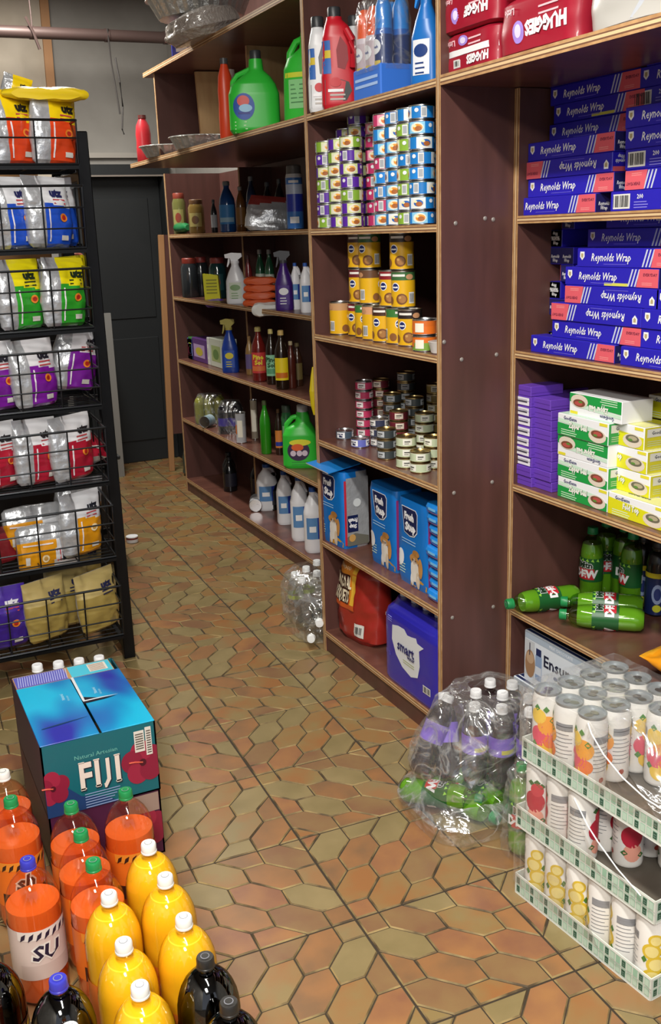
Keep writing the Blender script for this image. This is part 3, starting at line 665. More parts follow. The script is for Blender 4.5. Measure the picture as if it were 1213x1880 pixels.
@kind
def green_wall_jug(W, H, face):
    e = empty('detergent_jug'); m = c('#38c43c', .35); B = MB(); hw, hd = W/2, .055
    S = [(0, 0, hd, hw*.9, hd*.9, 4), (.012, 0, hd, hw, hd, 4), (H*.55, 0, hd, hw*.97, hd, 3), (H*.66, .0, hd, hw*.8, hd*.85, 2.6), (H*.76, .015, hd, hw*.42, hd*.6, 2.2), (H*.93, .015, hd, hw*.34, hd*.5, 2)]
    f = loft(B, S, m, 32, 24); B.build('jug_body', e)
    B = MB(); B.tube([(-hw*.75, hd, H*.6), (-hw*.72, hd, H*.72), (-hw*.4, hd, H*.83), (.0, hd, H*.86)], .012, m, 10); B.build('handle', e)
    B = MB(); B.lathe([(.026, 0), (.026, .03), (.02, .036)], c('#3a3f46' if face else '#c8ccd0', .4), 18, (.015, hd, H*.92)); B.build('jug_cap', e)
    B = MB()
    if face: B.rect(f, -hw*.6, H*.15, hw*.5, H*.44, c('#8fd48c'), .001, 5, 3); B.rect(f, -hw*.8, H*.46, hw*.6, H*.51, c('#d8e03c'), .001, 6, 1, .1); B.lines(f, -hw*.5, hw*.4, H*.38, c('#4f8c54'), .004, .014, 5, .002)
    else:
        B.ell(f, -hw*.1, H*.30, hw*.62, H*.17, c('#3a2a4c'), .001, 22); B.ell(f, 0, H*.44, hw*.6, H*.055, c('#e6e03a'), .0018, 18); B.ell(f, -hw*.15, H*.36, hw*.34, H*.06, c('#e2622c'), .0024, 16)
        for q in (-.4, -.05, .25): B.ell(f, hw*q, H*.26, hw*.16, H*.05, c('#d8c8d8'), .0024, 12)
        B.lines(f, -hw*.5, hw*.4, H*.10, c('#2c9a3a'), .004, .012, 2, .001)
    B.build('jug_label', e); return e
@kind
def slim_bottle(col_, cap_, H, R):
    e = empty('plastic_bottle'); B = MB(); B.lathe([(R*.9, 0), (R, .006), (R, H*.3), (R*.94, H*.45), (R*.98, H*.6), (R*.85, H*.78), (R*.5, H*.9), (R*.45, H*.93)], c(col_, .35), 20, sy=.8); B.build('bottle_body', e)
    B = MB(); B.lathe([(R*.52, 0), (R*.5, H*.07)], c(cap_, .4), 14, (0, 0, H*.93), sy=.9); B.build('bottle_cap', e); return e
@kind
def trigger_spray(body, head, H, R, lab):
    e = empty('spray_bottle'); B = MB(); f = loft(B, [(0, 0, 0, R*.95, R*.7, 3), (.01, 0, 0, R, R*.75, 3), (H*.45, 0, 0, R*.95, R*.72, 2.6), (H*.6, 0, 0, R*.7, R*.6, 2.2), (H*.74, 0, 0, R*.38, R*.38, 2), (H*.8, 0, 0, R*.36, R*.36, 2)], c(body, .3), 24, 16); B.build('bottle_body', e)
    B = MB(); B.lathe([(R*.42, 0), (R*.42, H*.05)], c(head, .4), 14, (0, 0, H*.79)); B.prism([(-R*.9, H*.90), (-R*.95, H*.97), (-R*.3, H*1.0), (R*.7, H*.985), (R*.75, H*.92), (R*.35, H*.86), (R*.35, H*.83), (-R*.35, H*.83), (-R*.4, H*.89)], -R*.28, R*.28, c(head, .4)); B.build('spray_head', e)
    B = MB(); B.prism([(-R*.6, H*.90), (-R*.45, H*.90), (-R*.5, H*.80), (-R*.7, H*.72), (-R*.78, H*.73), (-R*.68, H*.82)], -R*.15, R*.15, c(head, .4)); B.build('trigger', e)
    B = MB(); B.rect(f, -R*.6, H*.1, R*.6, H*.42, c(lab[0]), .001, 5, 3); B.ell(f, 0, H*.32, R*.5, H*.06, c(lab[1]), .002); B.lines(f, -R*.4, R*.4, H*.2, c(lab[1]), .004, .012, 3, .002)
    B.build('bottle_label', e); return e
@kind
def spray_can(body, top, H, R, band):
    e = empty('aerosol_can'); B = MB(); B.lathe([(R*.95, 0, 'tin'), (R, .004, c(body, .3)), (R, H*.28, c(band, .3)), (R, H*.55, c('#b8c4dc', .3)), (R, H*.7, c(body, .3)), (R, H*.8, c('#e8ecf2', .3)), (R*.9, H*.86, 'tin')], 'tin', 22)
    B.rect(around(R), -.02, H*.1, .02, H*.2, WHITE, .0008, 5); B.rect(around(R), -.022, H*.72, .022, H*.76, WHITE, .0008, 5); B.build('can_body', e)
    B = MB(); B.lathe([(R*.88, 0), (R*.85, H*.12), (R*.7, H*.14)], c(top, .4), 20, (0, 0, H*.86)); B.build('can_lid', e); return e
@kind
def bleach_jug(H, R):
    e = empty('bleach_jug'); W2 = c('#e9e8ec', .35); B = MB(); f = loft(B, [(0, 0, 0, R*.93, R*.9, 2.6), (.01, 0, 0, R, R*.97, 2.6), (H*.6, 0, 0, R, R*.97, 2.6), (H*.75, 0, 0, R*.8, R*.75, 2.3), (H*.88, .0, 0, R*.36, R*.36, 2), (H*.93, .0, 0, R*.34, R*.34, 2)], W2, 26, 16); B.build('jug_body', e)
    B = MB(); B.lathe([(R*.38, 0), (R*.36, H*.07)], c('#2c58a8', .4), 16, (0, 0, H*.93)); B.build('jug_cap', e)
    B = MB(); B.tube([(R*.75, 0, H*.62), (R*.78, 0, H*.74), (R*.5, 0, H*.86), (R*.2, 0, H*.90)], .011, W2, 8); B.build('handle', e)
    B = MB(); g = lambda u, v, d: f(u, v, d+.0005)
    B.rect(g, -R*.85, H*.22, R*.85, H*.55, c('#5c8cc0'), .0005, 10, 2); B.shape(g, [(-R*.85, H*.22), (0, H*.38), (-R*.85, H*.53)], c('#2f6aa8'), .0012); B.rect(g, R*.28, H*.22, R*.85, H*.55, c('#243a98'), .0014, 5); B.rect(g, -R*.6, H*.33, R*.1, H*.42, WHITE, .0018, 4)
    B.build('jug_label', e); return e
# small bottles on the far shelves: body colour, cap colour, label colour
@kind
def cleaner_bottle(H, R, col_, cap_, lab, lab2, word):
    e = empty('cleaner_bottle'); B = MB(); B.lathe([(R*.9, 0), (R, .005), (R, H*.55), (R*.92, H*.66), (R*.6, H*.78), (R*.36, H*.86), (R*.36, H*.92)], c(col_, .18, coat=.3), 20); B.build('bottle_body', e)
    B = MB(); B.lathe([(R*.44, 0), (R*.42, H*.075), (R*.3, H*.085)], c(cap_, .4), 14, (0, 0, H*.915)); B.build('bottle_cap', e)
    if lab:
        B = MB(); f = around(R); B.rect(f, -R*1.1, H*.16, R*1.1, H*.54, c(lab), .0008, 12)
        if lab2: B.rect(f, -R*.95, H*.20, R*.95, H*.29, c(lab2), .0012, 10)
        if word:
            for k, s_ in enumerate(word): B.text(f, s_, 0, H*(.46-.1*k), H*.085, c('#23502c' if col_ != '#6c1c18' else '#e8d23c'), .0016, bold=.05)
        B.build('bottle_label', e)
    return e
@kind
def squat_jar(H, R, col_, cap_, lab):
    B = MB(); B.lathe([(R*.92, 0, c(col_, .15, coat=.4)), (R, .006, c(col_, .15, coat=.4)), (R, H*.76, c(col_, .15, coat=.4)), (R*.8, H*.86, c(cap_)), (R*.82, H*.87, c(cap_)), (R*.82, H*.98, c(cap_)), (R*.75, H, c(cap_))], c(col_, .15, coat=.4), 20)
    f = around(R)
    if lab: B.rect(f, -R*.8, H*.2, R*.8, H*.6, c(lab), .0008, 8); B.ell(f, 0, H*.4, R*.45, H*.12, c(cap_), .0012)
    return B.build('jar')
# ------------------------------------------------------------------ soft packs
def pack(B, W, D, H, m, e=5, amp=.004, seed=1, rows=16, seg=40, matf=None, taper=.9, fr=14):
    S = [(0, 0, D/2, W/2*taper, D/2*taper, e), (H*.06, 0, D/2, W/2, D/2, e), (H*.92, 0, D/2, W/2, D/2, e), (H, 0, D/2, W/2*taper, D/2*taper, e)]
    return loft(B, S, m, seg, rows, amp, fr, seed, matf)
@kind
def diaper_pack(W, H, D, bar, seed):
    B = MB(); f = pack(B, W, D, H, c('#a01a30', .35, coat=.2), 6, .006, seed)
    if bar:
        B.text(f, 'HUGGIES', W*.18, H*.25, H*.22, WHITE, .0015, flip=True, bold=.06, wide=.85); B.rect(f, -W*.48, H*.42, W*.48, H*.58, WHITE, .001, 10); B.rect(f, -W*.30, H*.12, -W*.16, H*.34, c('#d8ccd0'), .001); B.bars(f, -W*.28, H*.14, -W*.18, H*.32, .0015, 5)
        B.ell(f, -W*.10, H*.78, W*.09, H*.13, c('#a98ae0'), .0015); B.ell(f, -W*.10, H*.78, W*.05, H*.08, c('#e8dcf8'), .002); B.lines(f, .0, W*.25, H*.76, c('#f0c0c8'), .004, .012, 2, .0012); B.text(f, 'Little', -W*.33, H*.76, H*.15, c('#f0c0c8'), .0015, flip=True, bold=.03)
    else:
        B.ell(f, -W*.20, H*.40, W*.075, H*.2, c('#a98ae0'), .0015); B.ell(f, -W*.20, H*.42, W*.04, H*.12, c('#e8dcf8'), .002); B.text(f, 'HUGGIES', W*.14, H*.42, H*.25, WHITE, .0015, flip=True, bold=.06, wide=.85)
        B.lines(f, W*.05, W*.3, H*.72, c('#f0c0c8'), .004, .014, 2, .0012); B.text(f, 'Little', -W*.33, H*.78, H*.13, c('#f0c0c8'), .0015, flip=True, bold=.03)
    return B.build('diaper_pack')
@kind
def white_pack():
    B = MB(); W, H = .30, .11; f = pack(B, W, .14, H, c('#bdbab4', .35, coat=.2), 3, .008, 5); B.text(f, 'SUPREME', -.05, H*.62, H*.14, c('#7a7c88'), .0015, flip=True, bold=.02); B.shape(f, [(.0, .01), (.12, .01), (.13, .05), (.03, .04)], c('#b8bcc4'), .001)
    return B.build('soft_white_pack')
@kind
def litter_bag(seed, opened):
    B = MB(); W, D, H = .186, .11, .272; SK = c('#1273c8', .32, coat=.2)
    def matf(x, z, fr_):
        if not fr_ and opened: return 'silver_film'
        return SK
    f = pack(B, W, D, H, SK, 7, .003, seed, 18, 44, matf, .96)
    B.shape(f, [(-W*.47, .006), (W*.47, .006), (W*.47, H*.30), (W*.1, H*.33), (-W*.47, H*.28)], c('#2f7c3a'), .0012)
    B.shape(f, [(-W*.05, .004), (W*.44, .004), (W*.46, .02), (W*.3, .035), (-W*.02, .03)], c('#d9a23a'), .002)
    B.shape(f, [(-W*.32, H*.92), (W*.16, H*.92), (W*.22, H*.88), (W*.2, H*.66), (W*.1, H*.60), (-W*.05, H*.585), (-W*.22, H*.62), (-W*.27, H*.76)], WHITE, .0016)
    B.shape(f, [(-W*.30, H*.912), (W*.15, H*.912), (W*.205, H*.877), (W*.185, H*.668), (W*.09, H*.612), (-W*.05, H*.598), (-W*.21, H*.628), (-W*.25, H*.76)], c('#15204e'), .0022)
    B.text(f, 'Fresh', -W*.05, H*.825, H*.085, WHITE, .003, bold=.06, wide=.85); B.text(f, 'Step', -W*.01, H*.705, H*.095, WHITE, .003, bold=.06, wide=.95)
    B.lines(f, -W*.32, W*.15, H*.53, c('#a8d0f2'), .003, .009, 2, .0014)
    # striped cat walking on the grass
    for u, v, a, b, q in ((.12, .22, .14, .14, '#e6e0d6'), (.11, .345, .16, .06, '#c08a4a'), (.17, .42, .12, .04, '#a87438'), (.04, .11, .06, .09, '#ece8e0'), (.22, .11, .06, .1, '#d8c8b0'), (.31, .27, .06, .12, '#c08a4a'), (-.36, .30, .11, .10, '#e8e8ea')): B.ell(f, W*u, H*v, W*a, H*b, c(q), .0024+u*.001)
    for u, v in ((.06, .385), (.22, .40)): B.shape(f, [(W*(u-.03), H*v), (W*(u+.03), H*v), (W*u, H*(v+.05))], c('#b47e40'), .0028)
    for k in range(4): B.rect(f, W*(.04+k*.05), H*.31, W*(.055+k*.05), H*.35, c('#7c4e24'), .0034)
    for u in (.06, .16): B.ell(f, W*u, H*.335, W*.018, H*.012, c('#2c2a20'), .004, 8)
    B.lines(f, -W*.42, -W*.15, H*.22, c('#d6ecd0'), .003, .009, 4, .0018)
    g = endr(W/2+.001, D/2)
    B.rect(g, -D*.46, H*.05, -D*.38, H*.9, c('#c4283c' if opened else '#8c2c6c'), .001)
    if opened:
        B.rect(g, -D*.38, H*.05, D*.42, H*.93, 'silver_film', .0006, 4, 6); B.rect(g, -D*.36, H*.22, D*.02, H*.44, c('#15204e'), .0016); B.text(g, 'Fresh', -D*.17, H*.37, H*.055, WHITE, .0022, bold=.05, wide=.8, flip=True); B.text(g, 'Step', -D*.17, H*.29, H*.055, WHITE, .0022, bold=.05, wide=.8, flip=True)
        B.ell(g, 0, H*.60, D*.14, H*.055, c('#d4d8da'), .002); B.shape(g, [(-D*.38, .01), (D*.4, .01), (D*.4, H*.14), (-D*.1, H*.2), (-D*.38, H*.16)], c('#6c6a60'), .0016); B.ell(g, -D*.2, H*.14, D*.12, H*.05, c('#c89a58'), .002)
    else: B.rect(g, -D*.36, H*.05, D*.4, H*.9, c('#1d5fae'), .0012)
    o = B.build('litter_bag')
    if opened:
        B = MB(); B.mesh([(-.10, -.035, .281), (.07, -.04, .276), (.085, .08, .297), (-.08, .09, .300), (-.10, -.035, .278), (.07, -.04, .273), (.085, .08, .294), (-.08, .09, .297)], [(0, 1, 2, 3), (7, 6, 5, 4), (0, 4, 5, 1), (1, 5, 6, 2), (2, 6, 7, 3), (3, 7, 4, 0)], c('#1b7ccb', .35))
        B.poly([(-.101, -.036, .2775), (.071, -.041, .2725), (.071, -.042, .2765), (-.101, -.037, .2815)], WHITE); k = B.build('torn_top_flap', o, False)
    return o
@kind
def wipes_pack():
    B = MB(); S = [(0, 0, .06, .045, .055, 4), (.006, 0, .06, .053, .06, 4), (.018, 0, .06, .055, .062, 4), (.028, 0, .06, .05, .058, 4), (.031, 0, .06, .03, .05, 4)]
    f = loft(B, S, c('#1d86dc', .3, coat=.3), 30, 8, .0015, 20, 3); B.rect(f, -.045, .003, .045, .008, c('#b478b8'), .0012, 8); B.rect(f, -.02, .012, .02, .02, c('#7cc4f4'), .0012, 4); return B.build('wipes_pack')
@kind
def charcoal_bag():
    B = MB(); W, D, H = .26, .12, .335; RD = c('#a02a22', .35, coat=.25)
    S = [(0, 0, D/2, W*.36, D*.40, 3), (.02, 0, D/2, W*.47, D/2, 3), (H*.4, 0, D/2, W*.5, D*.55, 2.6), (H*.75, 0, D/2, W*.46, D*.5, 2.4), (H*.93, .0, D/2+.01, W*.40, D*.28, 2.2), (H, .0, D/2+.03, W*.37, .004, 2)]
    f = loft(B, S, RD, 44, 34, .009, 16, 4)
    def blob(pts, m, d): B.shape(f, pts, m, d)
    for j in range(8):
        z0 = H*(.36+j*.06); B.rect(f, -W*.46+(j*.0), z0, W*.10, z0+H*.062, c('#d8862a') if j > 1 else c('#cc5a24'), .003, 14, 2)
    B.rect(f, W*.02, H*.42, W*.10, H*.82, c('#e6b43a'), .0045, 3, 8)
    B.rect(f, -W*.46, H*.415, -W*.02, H*.735, c('#3a1c14'), .0048, 12, 8)
    B.text(f, 'HARDWOOD', -W*.22, H*.80, H*.035, c('#e8d8b0'), .006, bold=.02); B.text(f, 'CHARCOAL', -W*.205, H*.655, H*.13, c('#efe2c4'), .007, bold=.03, wide=.36); B.text(f, 'BRIQUETS', -W*.205, H*.50, H*.13, c('#efe2c4'), .007, bold=.03, wide=.38)
    for k in range(7): B.rect(f, -W*(.42-k*.04), H*.13, -W*(.405-k*.04), H*.28, c('#5a1a16'), .004, 1, 3, sk=-.3)
    B.rect(f, W*.12, H*.10, W*.30, H*.24, c('#dcdcd6'), .004, 4, 3); B.bars(f, W*.14, H*.12, W*.27, H*.22, .006, 6)
    return B.build('charcoal_bag')
@kind
def water_pack(W, H, D):
    e = empty('water_bottle_pack'); B = MB(); BL = c('#2a26a6', .28, coat=.5)
    S = [(0, 0, D/2, W/2*.97, D/2*.97, 8), (.01, 0, D/2, W/2, D/2, 8), (H*.8, 0, D/2, W/2, D/2, 8), (H*.88, 0, D/2, W/2*.985, D/2*.96, 7), (H*.95, 0, D/2, W/2*.95, D/2*.78, 5), (H, 0, D/2, W/2*.92, D/2*.7, 5)]
    f = loft(B, S, BL, 48, 24, .0008, 12, 9)
    B.shape(f, [(-W*.29, H*.73), (-W*.18, H*.765), (-W*.07, H*.77), (-W*.02, H*.72), (W*.05, H*.73), (W*.13, H*.75), (W*.15, H*.70), (W*.26, H*.69), (W*.18, H*.62), (W*.19, H*.44), (W*.15, H*.28), (W*.03, H*.23), (-W*.12, H*.28), (-W*.23, H*.39), (-W*.30, H*.55)], c('#dfe3e8', .35), .001)
    B.text(f, 'smart', -W*.045, H*.545, H*.125, c('#1a1f66'), .0035, bold=.03, wide=.95); B.text(f, 'water', W*.045, H*.462, H*.05, c('#1a1f66'), .0035, bold=.03); B.lines(f, -W*.1, W*.1, H*.38, c('#b8bc8c'), .003, .008, 2, .002)
    B.text(f, '15', -W*.44, H*.80, H*.035, WHITE, .002, bold=.03); B.lines(f, -W*.38, -W*.28, H*.81, c('#8c8ee8'), .003, .007, 3, .0015); B.bars(f, W*.24, H*.16, W*.36, H*.25, .0015, 7); B.lines(f, -W*.44, -W*.3, H*.36, c('#6a6ce0'), .002, .005, 3, .0012)
    B.build('printed_film', e)
    for k in range(5):
        for r in range(2):
            B = MB(); B.lathe([(.013, 0), (.013, .016), (.009, .021)], WHITE, 12, (-W*.40+k*W*.2, D*.3+r*D*.4, H-.006)); B.build('bottle_cap', e)
    return e
@kind
def ensure_box(L, H, D):
    B = MB(); B.box(0, L, 0, D, 0, H, c('#dfe6ee'), .002); f = front(0)
    B.rect(f, .004, H*.86, L-.004, H*.99, c('#aebccb')); B.text(f, 'MILK CHOCOLATE', .17, H*.925, .009, WHITE, .0012)
    B.rect(f, .006, .02, .05, H*.84, c('#c8ccd0')); B.ell(f, .03, H*.38, .024, H*.28, c('#a6805e'), .001); B.ell(f, .03, H*.5, .018, H*.12, c('#c4a484'), .0014); B.rect(f, .026, H*.55, .030, H*.8, c('#3c3a4c'), .0018)
    B.rect(f, .055, .02, .085, H*.62, c('#8fa6c8'), .001); B.rect(f, .058, H*.62, .082, H*.76, c('#23305c'), .0012); B.rect(f, .056, H*.24, .084, H*.4, c('#d8dfe8'), .0014)
    B.text(f, 'Ensure', .165, H*.60, .036, c('#20243c'), .0014, bold=.02, wide=1.05); B.ell(f, .15, H*.36, .01, .006, c('#77809a'), .001)
    t = topf(H); B.rect(t, .004, .004, L-.004, D-.004, c('#1c2a54')); B.lines(t, .02, L-.05, D*.5, c('#49588c'), .004, .02, 3)
    B.rect(t, .004, .014, L-.004, .019, c('#e4e8f0'), .001); return B.build('nutrition_drink_box', None, False)
@kind
def foil_pan(R, H, sy):
    B = MB(); N = 56
    rings = [(R*.78, 0), (R*.82, .002), (R, H), (R*1.05, H), (R*1.06, H-.004)]
    vs = []; fs = []
    for j, (r, z) in enumerate(rings):
        for k in range(N): a = 2*PI*k/N; q = r*(1+(.018 if k % 2 else -.018) if j in (1, 2) else 1); vs.append((q*math.cos(a), q*math.sin(a)*sy, z))
    for j in range(4):
        for k in range(N): fs.append((j*N+k, j*N+(k+1) % N, (j+1)*N+(k+1) % N, (j+1)*N+k))
    fs.append(tuple(range(N))[::-1])
    inner = [(x*.985, y*.985, z+.0015) for x, y, z in vs[:3*N]]
    b = len(vs); vs += inner
    for j in range(2):
        for k in range(N): fs.append((b+j*N+(k+1) % N, b+j*N+k, b+(j+1)*N+k, b+(j+1)*N+(k+1) % N))
    fs.append(tuple(range(b, b+N)))
    B.mesh(vs, fs, 'foil'); B.sharp = 20; return B.build('foil_pan')
@kind
def crinkled_bag(W, H, D, col_, col2, seed):
    B = MB(); m1 = 'silver_film' if col_ == 'silver' else c(col_, .3, coat=.3); m2 = 'silver_film' if col2 == 'silver' else c(col2, .3, coat=.3)
    S = [(0, 0, D/2, W*.4, D*.42, 2.4), (H*.1, 0, D/2, W*.5, D*.5, 2.4), (H*.6, 0, D/2, W*.48, D*.45, 2.2), (H*.9, .0, D/2, W*.42, D*.2, 2), (H, 0, D/2, W*.40, .003, 2)]
    loft(B, S, m1, 36, 18, .010, 22, seed, lambda x, z, q: m2 if z > .80+.1*x else m1); return B.build('crinkled_packet')
# ------------------------------------------------------------------ chip bags
CHIP = {'orange': ('#f2cf12', '#e2471c', '#1c1a18'), 'blue': ('#e9eaee', '#1f52c8', '#23265c'), 'green': ('#eede14', '#2fa02c', '#1c2a18'), 'purple': ('#e6e4e8', '#7c1c9c', '#23202c'),
        'red': ('#e4e3e6', '#b01c34', '#201c20'), 'amber': ('#dfe0e4', '#e0980e', '#20222c'), 'gold': ('#b9a468', '#a58f4c', '#26284c'), 'violet': ('#4a2c9c', '#3c2288', '#e8e6ee')}
@kind
def chip_bag(kind_, seed, lean):
    top, body, ink = CHIP[kind_]; W, H, D = .165, .215, .075; B = MB(); mt, mb_ = c(top, .3, coat=.35), c(body, .3, coat=.35); ln = lean*.01
    S = [(0, 0, 0, W*.40, .012, 2), (H*.05, 0, 0, W*.46, D*.36, 2), (H*.35, 0, 0, W*.5, D*.52, 2.1), (H*.62, ln*.4, 0, W*.49, D*.48, 2), (H*.86, ln, 0, W*.485, D*.22, 2), (H*.94, ln, 0, W*.49, .003, 2), (H, ln, .002, W*.49, .002, 2)]
    def matf(x, z, fr_):
        if not fr_: return 'silver_film'
        if kind_ in ('gold', 'violet'): return mt if z > .62 else mb_
        if x < -.42: return 'silver_film'
        return mt if z > .60-.05*x else mb_
    f = loft(B, S, 'silver_film', 48, 34, .0065, 26, seed, matf)
    B.text(f, 'utz', W*.17+ln*.7, H*.77, H*.11, c(ink), .0032, bold=.07, wide=1.05); B.lines(f, W*.02, W*.3, H*.66, c(ink if kind_ in ('green', 'gold') else '#c4484c'), .004, .011, 2, .003)
    if kind_ not in ('gold',): B.ell(f, W*.19, H*.42, W*.085, H*.06, c('#e8862c' if kind_ != 'amber' else '#f2ddb0'), .0032, 14); B.ell(f, W*.19, H*.42, W*.05, H*.035, c('#b8281c' if kind_ != 'amber' else '#c89a50'), .004, 10)
    if kind_ not in ('gold', 'violet'):
        for j in range(8): B.rect(f, -W*.135, H*(.08+j*.06), -W*.105, H*(.14+j*.06), c('#efe9ee'), .0028)
    B.rect(f, W*.12, H*.10, W*.3, H*.17, c('#dcd8d0' if kind_ != 'gold' else '#8c7a4c'), .0028, 3, 2)
    return B.build('chip_bag')
# ------------------------------------------------------------------ two litre bottles
def swirl(B, f, z0, z1, ink, word, cols):
    h = z1-z0
    B.rect(f, -.055, z0, .055, z0+h*.30, c(cols[0]), .0006, 14); B.rect(f, -.055, z0+h*.82, .055, z1, c(cols[1]), .0006, 14)
    B.text(f, word, .0, z0+h*.56, h*.30, c('#ece4dc'), .0014, bold=.10, shear=.15); B.text(f, word, .0, z0+h*.56, h*.30, c(ink), .0018, bold=.03, shear=.15)
    for k in range(7): a = -.05+k*.016; B.shape(f, [(a, z0+h*.80), (a+.010, z0+h*.86), (a+.013, z0+h*.97), (a+.004, z0+h*.92)], c(ink), .0012)
    B.rect(f, .062, z0+h*.35, .095, z0+h*.8, c('#dedad4'), .0006, 4)
    for q in range(6): B.rect(f, .065+q*.0045, z0+h*.4, .067+q*.0045, z0+h*.75, c('#3a3a40'), .001)
@kind
def soda_bottle(kind_, turn):
    A = {'orange': ('pet_orange', c('#1f8a4c', .35), 'soda_orange', .69, '#e8701e', 'sh', '#3a1c14', ('#3a1a14', '#e88a2a')),
         'yellow': ('pet_yellow', c('#ecebe6', .35), 'soda_yellow', .885, '#e0742a', 'SUN', '#402018', ('#d85c24', '#e8842c')),
         'sunny': ('pet_orange', c('#3a3cb4', .35), 'soda_orange', .69, '#d8c4bc', 'SU', '#2a2038', ('#c9b4ac', '#e8dcd4')),
         'dark': ('pet_dark', c('#2a2826', .35), 'soda_dark', .80, '#3a1c18', 'SU', '#c8a838', ('#241412', '#3a1c18')),
         'cola': ('pet_dark', c('#3a3cb4', .35), 'soda_dark', .80, '#241c20', 'CO', '#c8c4c0', ('#1c1418', '#2c2024')),
         'white': ('pet_orange', c('#e8e7e2', .35), 'soda_orange', .69, '#b84a28', 'sh', '#2c1a30', ('#3a1a14', '#c85a2a'))}[kind_]
    return make_bottle('soda_bottle', .315, .0545, A[0], A[1], A[2], A[3], c(A[4], .4), (.22, .58) if kind_ != 'yellow' else (.14, .46), None, seg=28, neck=.0135, sh=.345, deco=lambda B, f, z0, z1: swirl(B, f, z0, z1, A[6], A[5], A[7]), turn=turn)
@kind
def green_soda(turn):
    def deco(B, f, z0, z1):
        h = z1-z0
        for s_ in (0, .107):
            g = lambda u, v, d: f(u+s_, v, d)
            B.rect(g, -.026, z0+h*.1, .026, z0+h*.56, c('#c42030'), .0008, 8); B.text(g, 'DEW', 0, z0+h*.36, h*.32, WHITE, .0014, bold=.06, wide=1.0)
            B.text(g, 'Mtn', 0, z0+h*.74, h*.26, WHITE, .0014, bold=.09); B.text(g, 'Mtn', 0, z0+h*.74, h*.26, c('#103018'), .0018, bold=.04)
            for k in range(5): a = -.03+k*.015; B.shape(g, [(a, z0+h*.9), (a+.01, z0+h*.86), (a+.006, z0+h)], c('#9ad84c'), .001)
    return make_bottle('soda_bottle', .225, .034, 'pet_green', c('#1f8a4c', .35), 'soda_green', .80, c('#1d5c2c', .35), (.30, .62), None, seg=26, neck=.012, sh=.38, deco=deco, turn=turn)
@kind
def energy_bottle(turn):
    def deco(B, f, z0, z1):
        h = z1-z0; B.rect(f, -.1, z1-h*.12, .1, z1, c('#d8c820'), .0008, 20)
        for t in (-.06, 0, .06): B.ell(f, t, z0+h*.5, .016, h*.24, c('#8c9cc0'), .001); B.ell(f, t, z0+h*.5, .010, h*.15, c('#20306c'), .0014); B.ell(f, t, z0+h*.16, .012, h*.09, c('#c8c830'), .0012)
    return make_bottle('energy_drink_bottle', .215, .031, c('#101214', .2), c('#15171a', .35), None, .8, c('#1c2858', .35), (.04, .62), None, seg=20, neck=.016, sh=.3, deco=deco, capr=.018)
# ================================================================== stock on the right-hand unit
X0 = XR+.022
def wrap_stack(rows, z0, where, grp, xx, deep=0):
    n = len(rows)
    for i, r in enumerate(rows):
        px, py, st = r[:3]; y = at(px, py, x=xx+(r[3] if len(r) > 3 else 0)).y-WL/2; z = z0+i*WH; fl = st == 'flip'
        k = 'foil_wrap_box_back' if st == 'back' else 'foil_wrap_box'
        how = {'flip': 'upside-down ', 'back': 'back-to-front ', 'up': '', 'note': 'striped '}[st]
        put(k, (xx+(r[3] if len(r) > 3 else 0), y, z+(WH-.0006 if fl else 0)), '%sblue foil box, %s in the %s' % (how, lvl(i, n), where), 'foil box', grp, AISLE, 0, PI if fl else 0, None, (True,) if st == 'note' else ())
G2, G3 = 'foil wrap boxes on the upper foil shelf', 'foil wrap boxes on the lower foil shelf'
wrap_stack([(942, 380, 'up', -.004), (969, 347, 'up', .006), (966, 318, 'flip', .004), (969, 288, 'up', .006)], ZR[4], 'front left stack, upper foil shelf', G2, X0)
wrap_stack([(1000, 385, 'up'), (1006, 350, 'up'), (1002, 320, 'flip'), (1006, 290, 'up'), (1008, 250, 'up', .006), (1016, 220, 'note'), (1010, 190, 'up', .004), (1008, 160, 'up', .006)], ZR[4], 'rear left stack, upper foil shelf', G2, X0+.062)
wrap_stack([(1120, 380, 'back', -.002), (1147, 350, 'flip'), (1146, 322, 'back', .002), (1147, 264, 'up'), (1147, 232, 'up', .003)], ZR[4], 'front right stack, upper foil shelf', G2, X0)
wrap_stack([(1168, 380, 'up'), (1168, 350, 'up'), (1170, 320, 'flip'), (1172, 290, 'up', .003), (1172, 240, 'up'), (1158, 200, 'back'), (1174, 165, 'up', .003), (1186, 120, 'up')], ZR[4], 'rear right stack, upper foil shelf', G2, X0+.062)
wrap_stack([(974, 635, 'up'), (1013, 607, 'up', .010), (1012, 578, 'flip', .006), (1037, 548, 'flip', .010), (1037, 515, 'note', .014), (1059, 485, 'up', .014)], ZR[3], 'left stack, lower foil shelf', G3, X0-.004)
wrap_stack([(1138, 662, 'up'), (1174, 630, 'up', .010), (1177, 590, 'up', .006), (1204, 556, 'up', .010)], ZR[3], 'right stack, lower foil shelf', G3, X0-.004)
wrap_stack([(1045, 640, 'up'), (1050, 610, 'up'), (1050, 580, 'flip'), (1055, 545, 'up'), (1055, 515, 'up'), (1060, 480, 'up', .003), (1078, 452, 'up'), (1112, 420, 'up', .004)], ZR[3], 'rear stack, lower foil shelf', G3, X0+.078)
for q, (px, n) in enumerate(((993, 7), (1012, 9))):
    p = at(px, 560, x=X0+.085)
    for i in range(n):
        fl = (i*7+q) % 3 == 1
        put('foil_wrap_box', (p.x+.142, p.y-.0265-q*.003, ZR[3]+i*WH+(WH-.0006 if fl else 0)), 'blue foil box lying end-on, %s in the %s end-on stack' % (lvl(i, n), ('left', 'right')[q]), 'foil box', 'foil wrap boxes lying end-on', PI if not fl else 0, 0, PI if fl else 0, (.82, 1, 1))
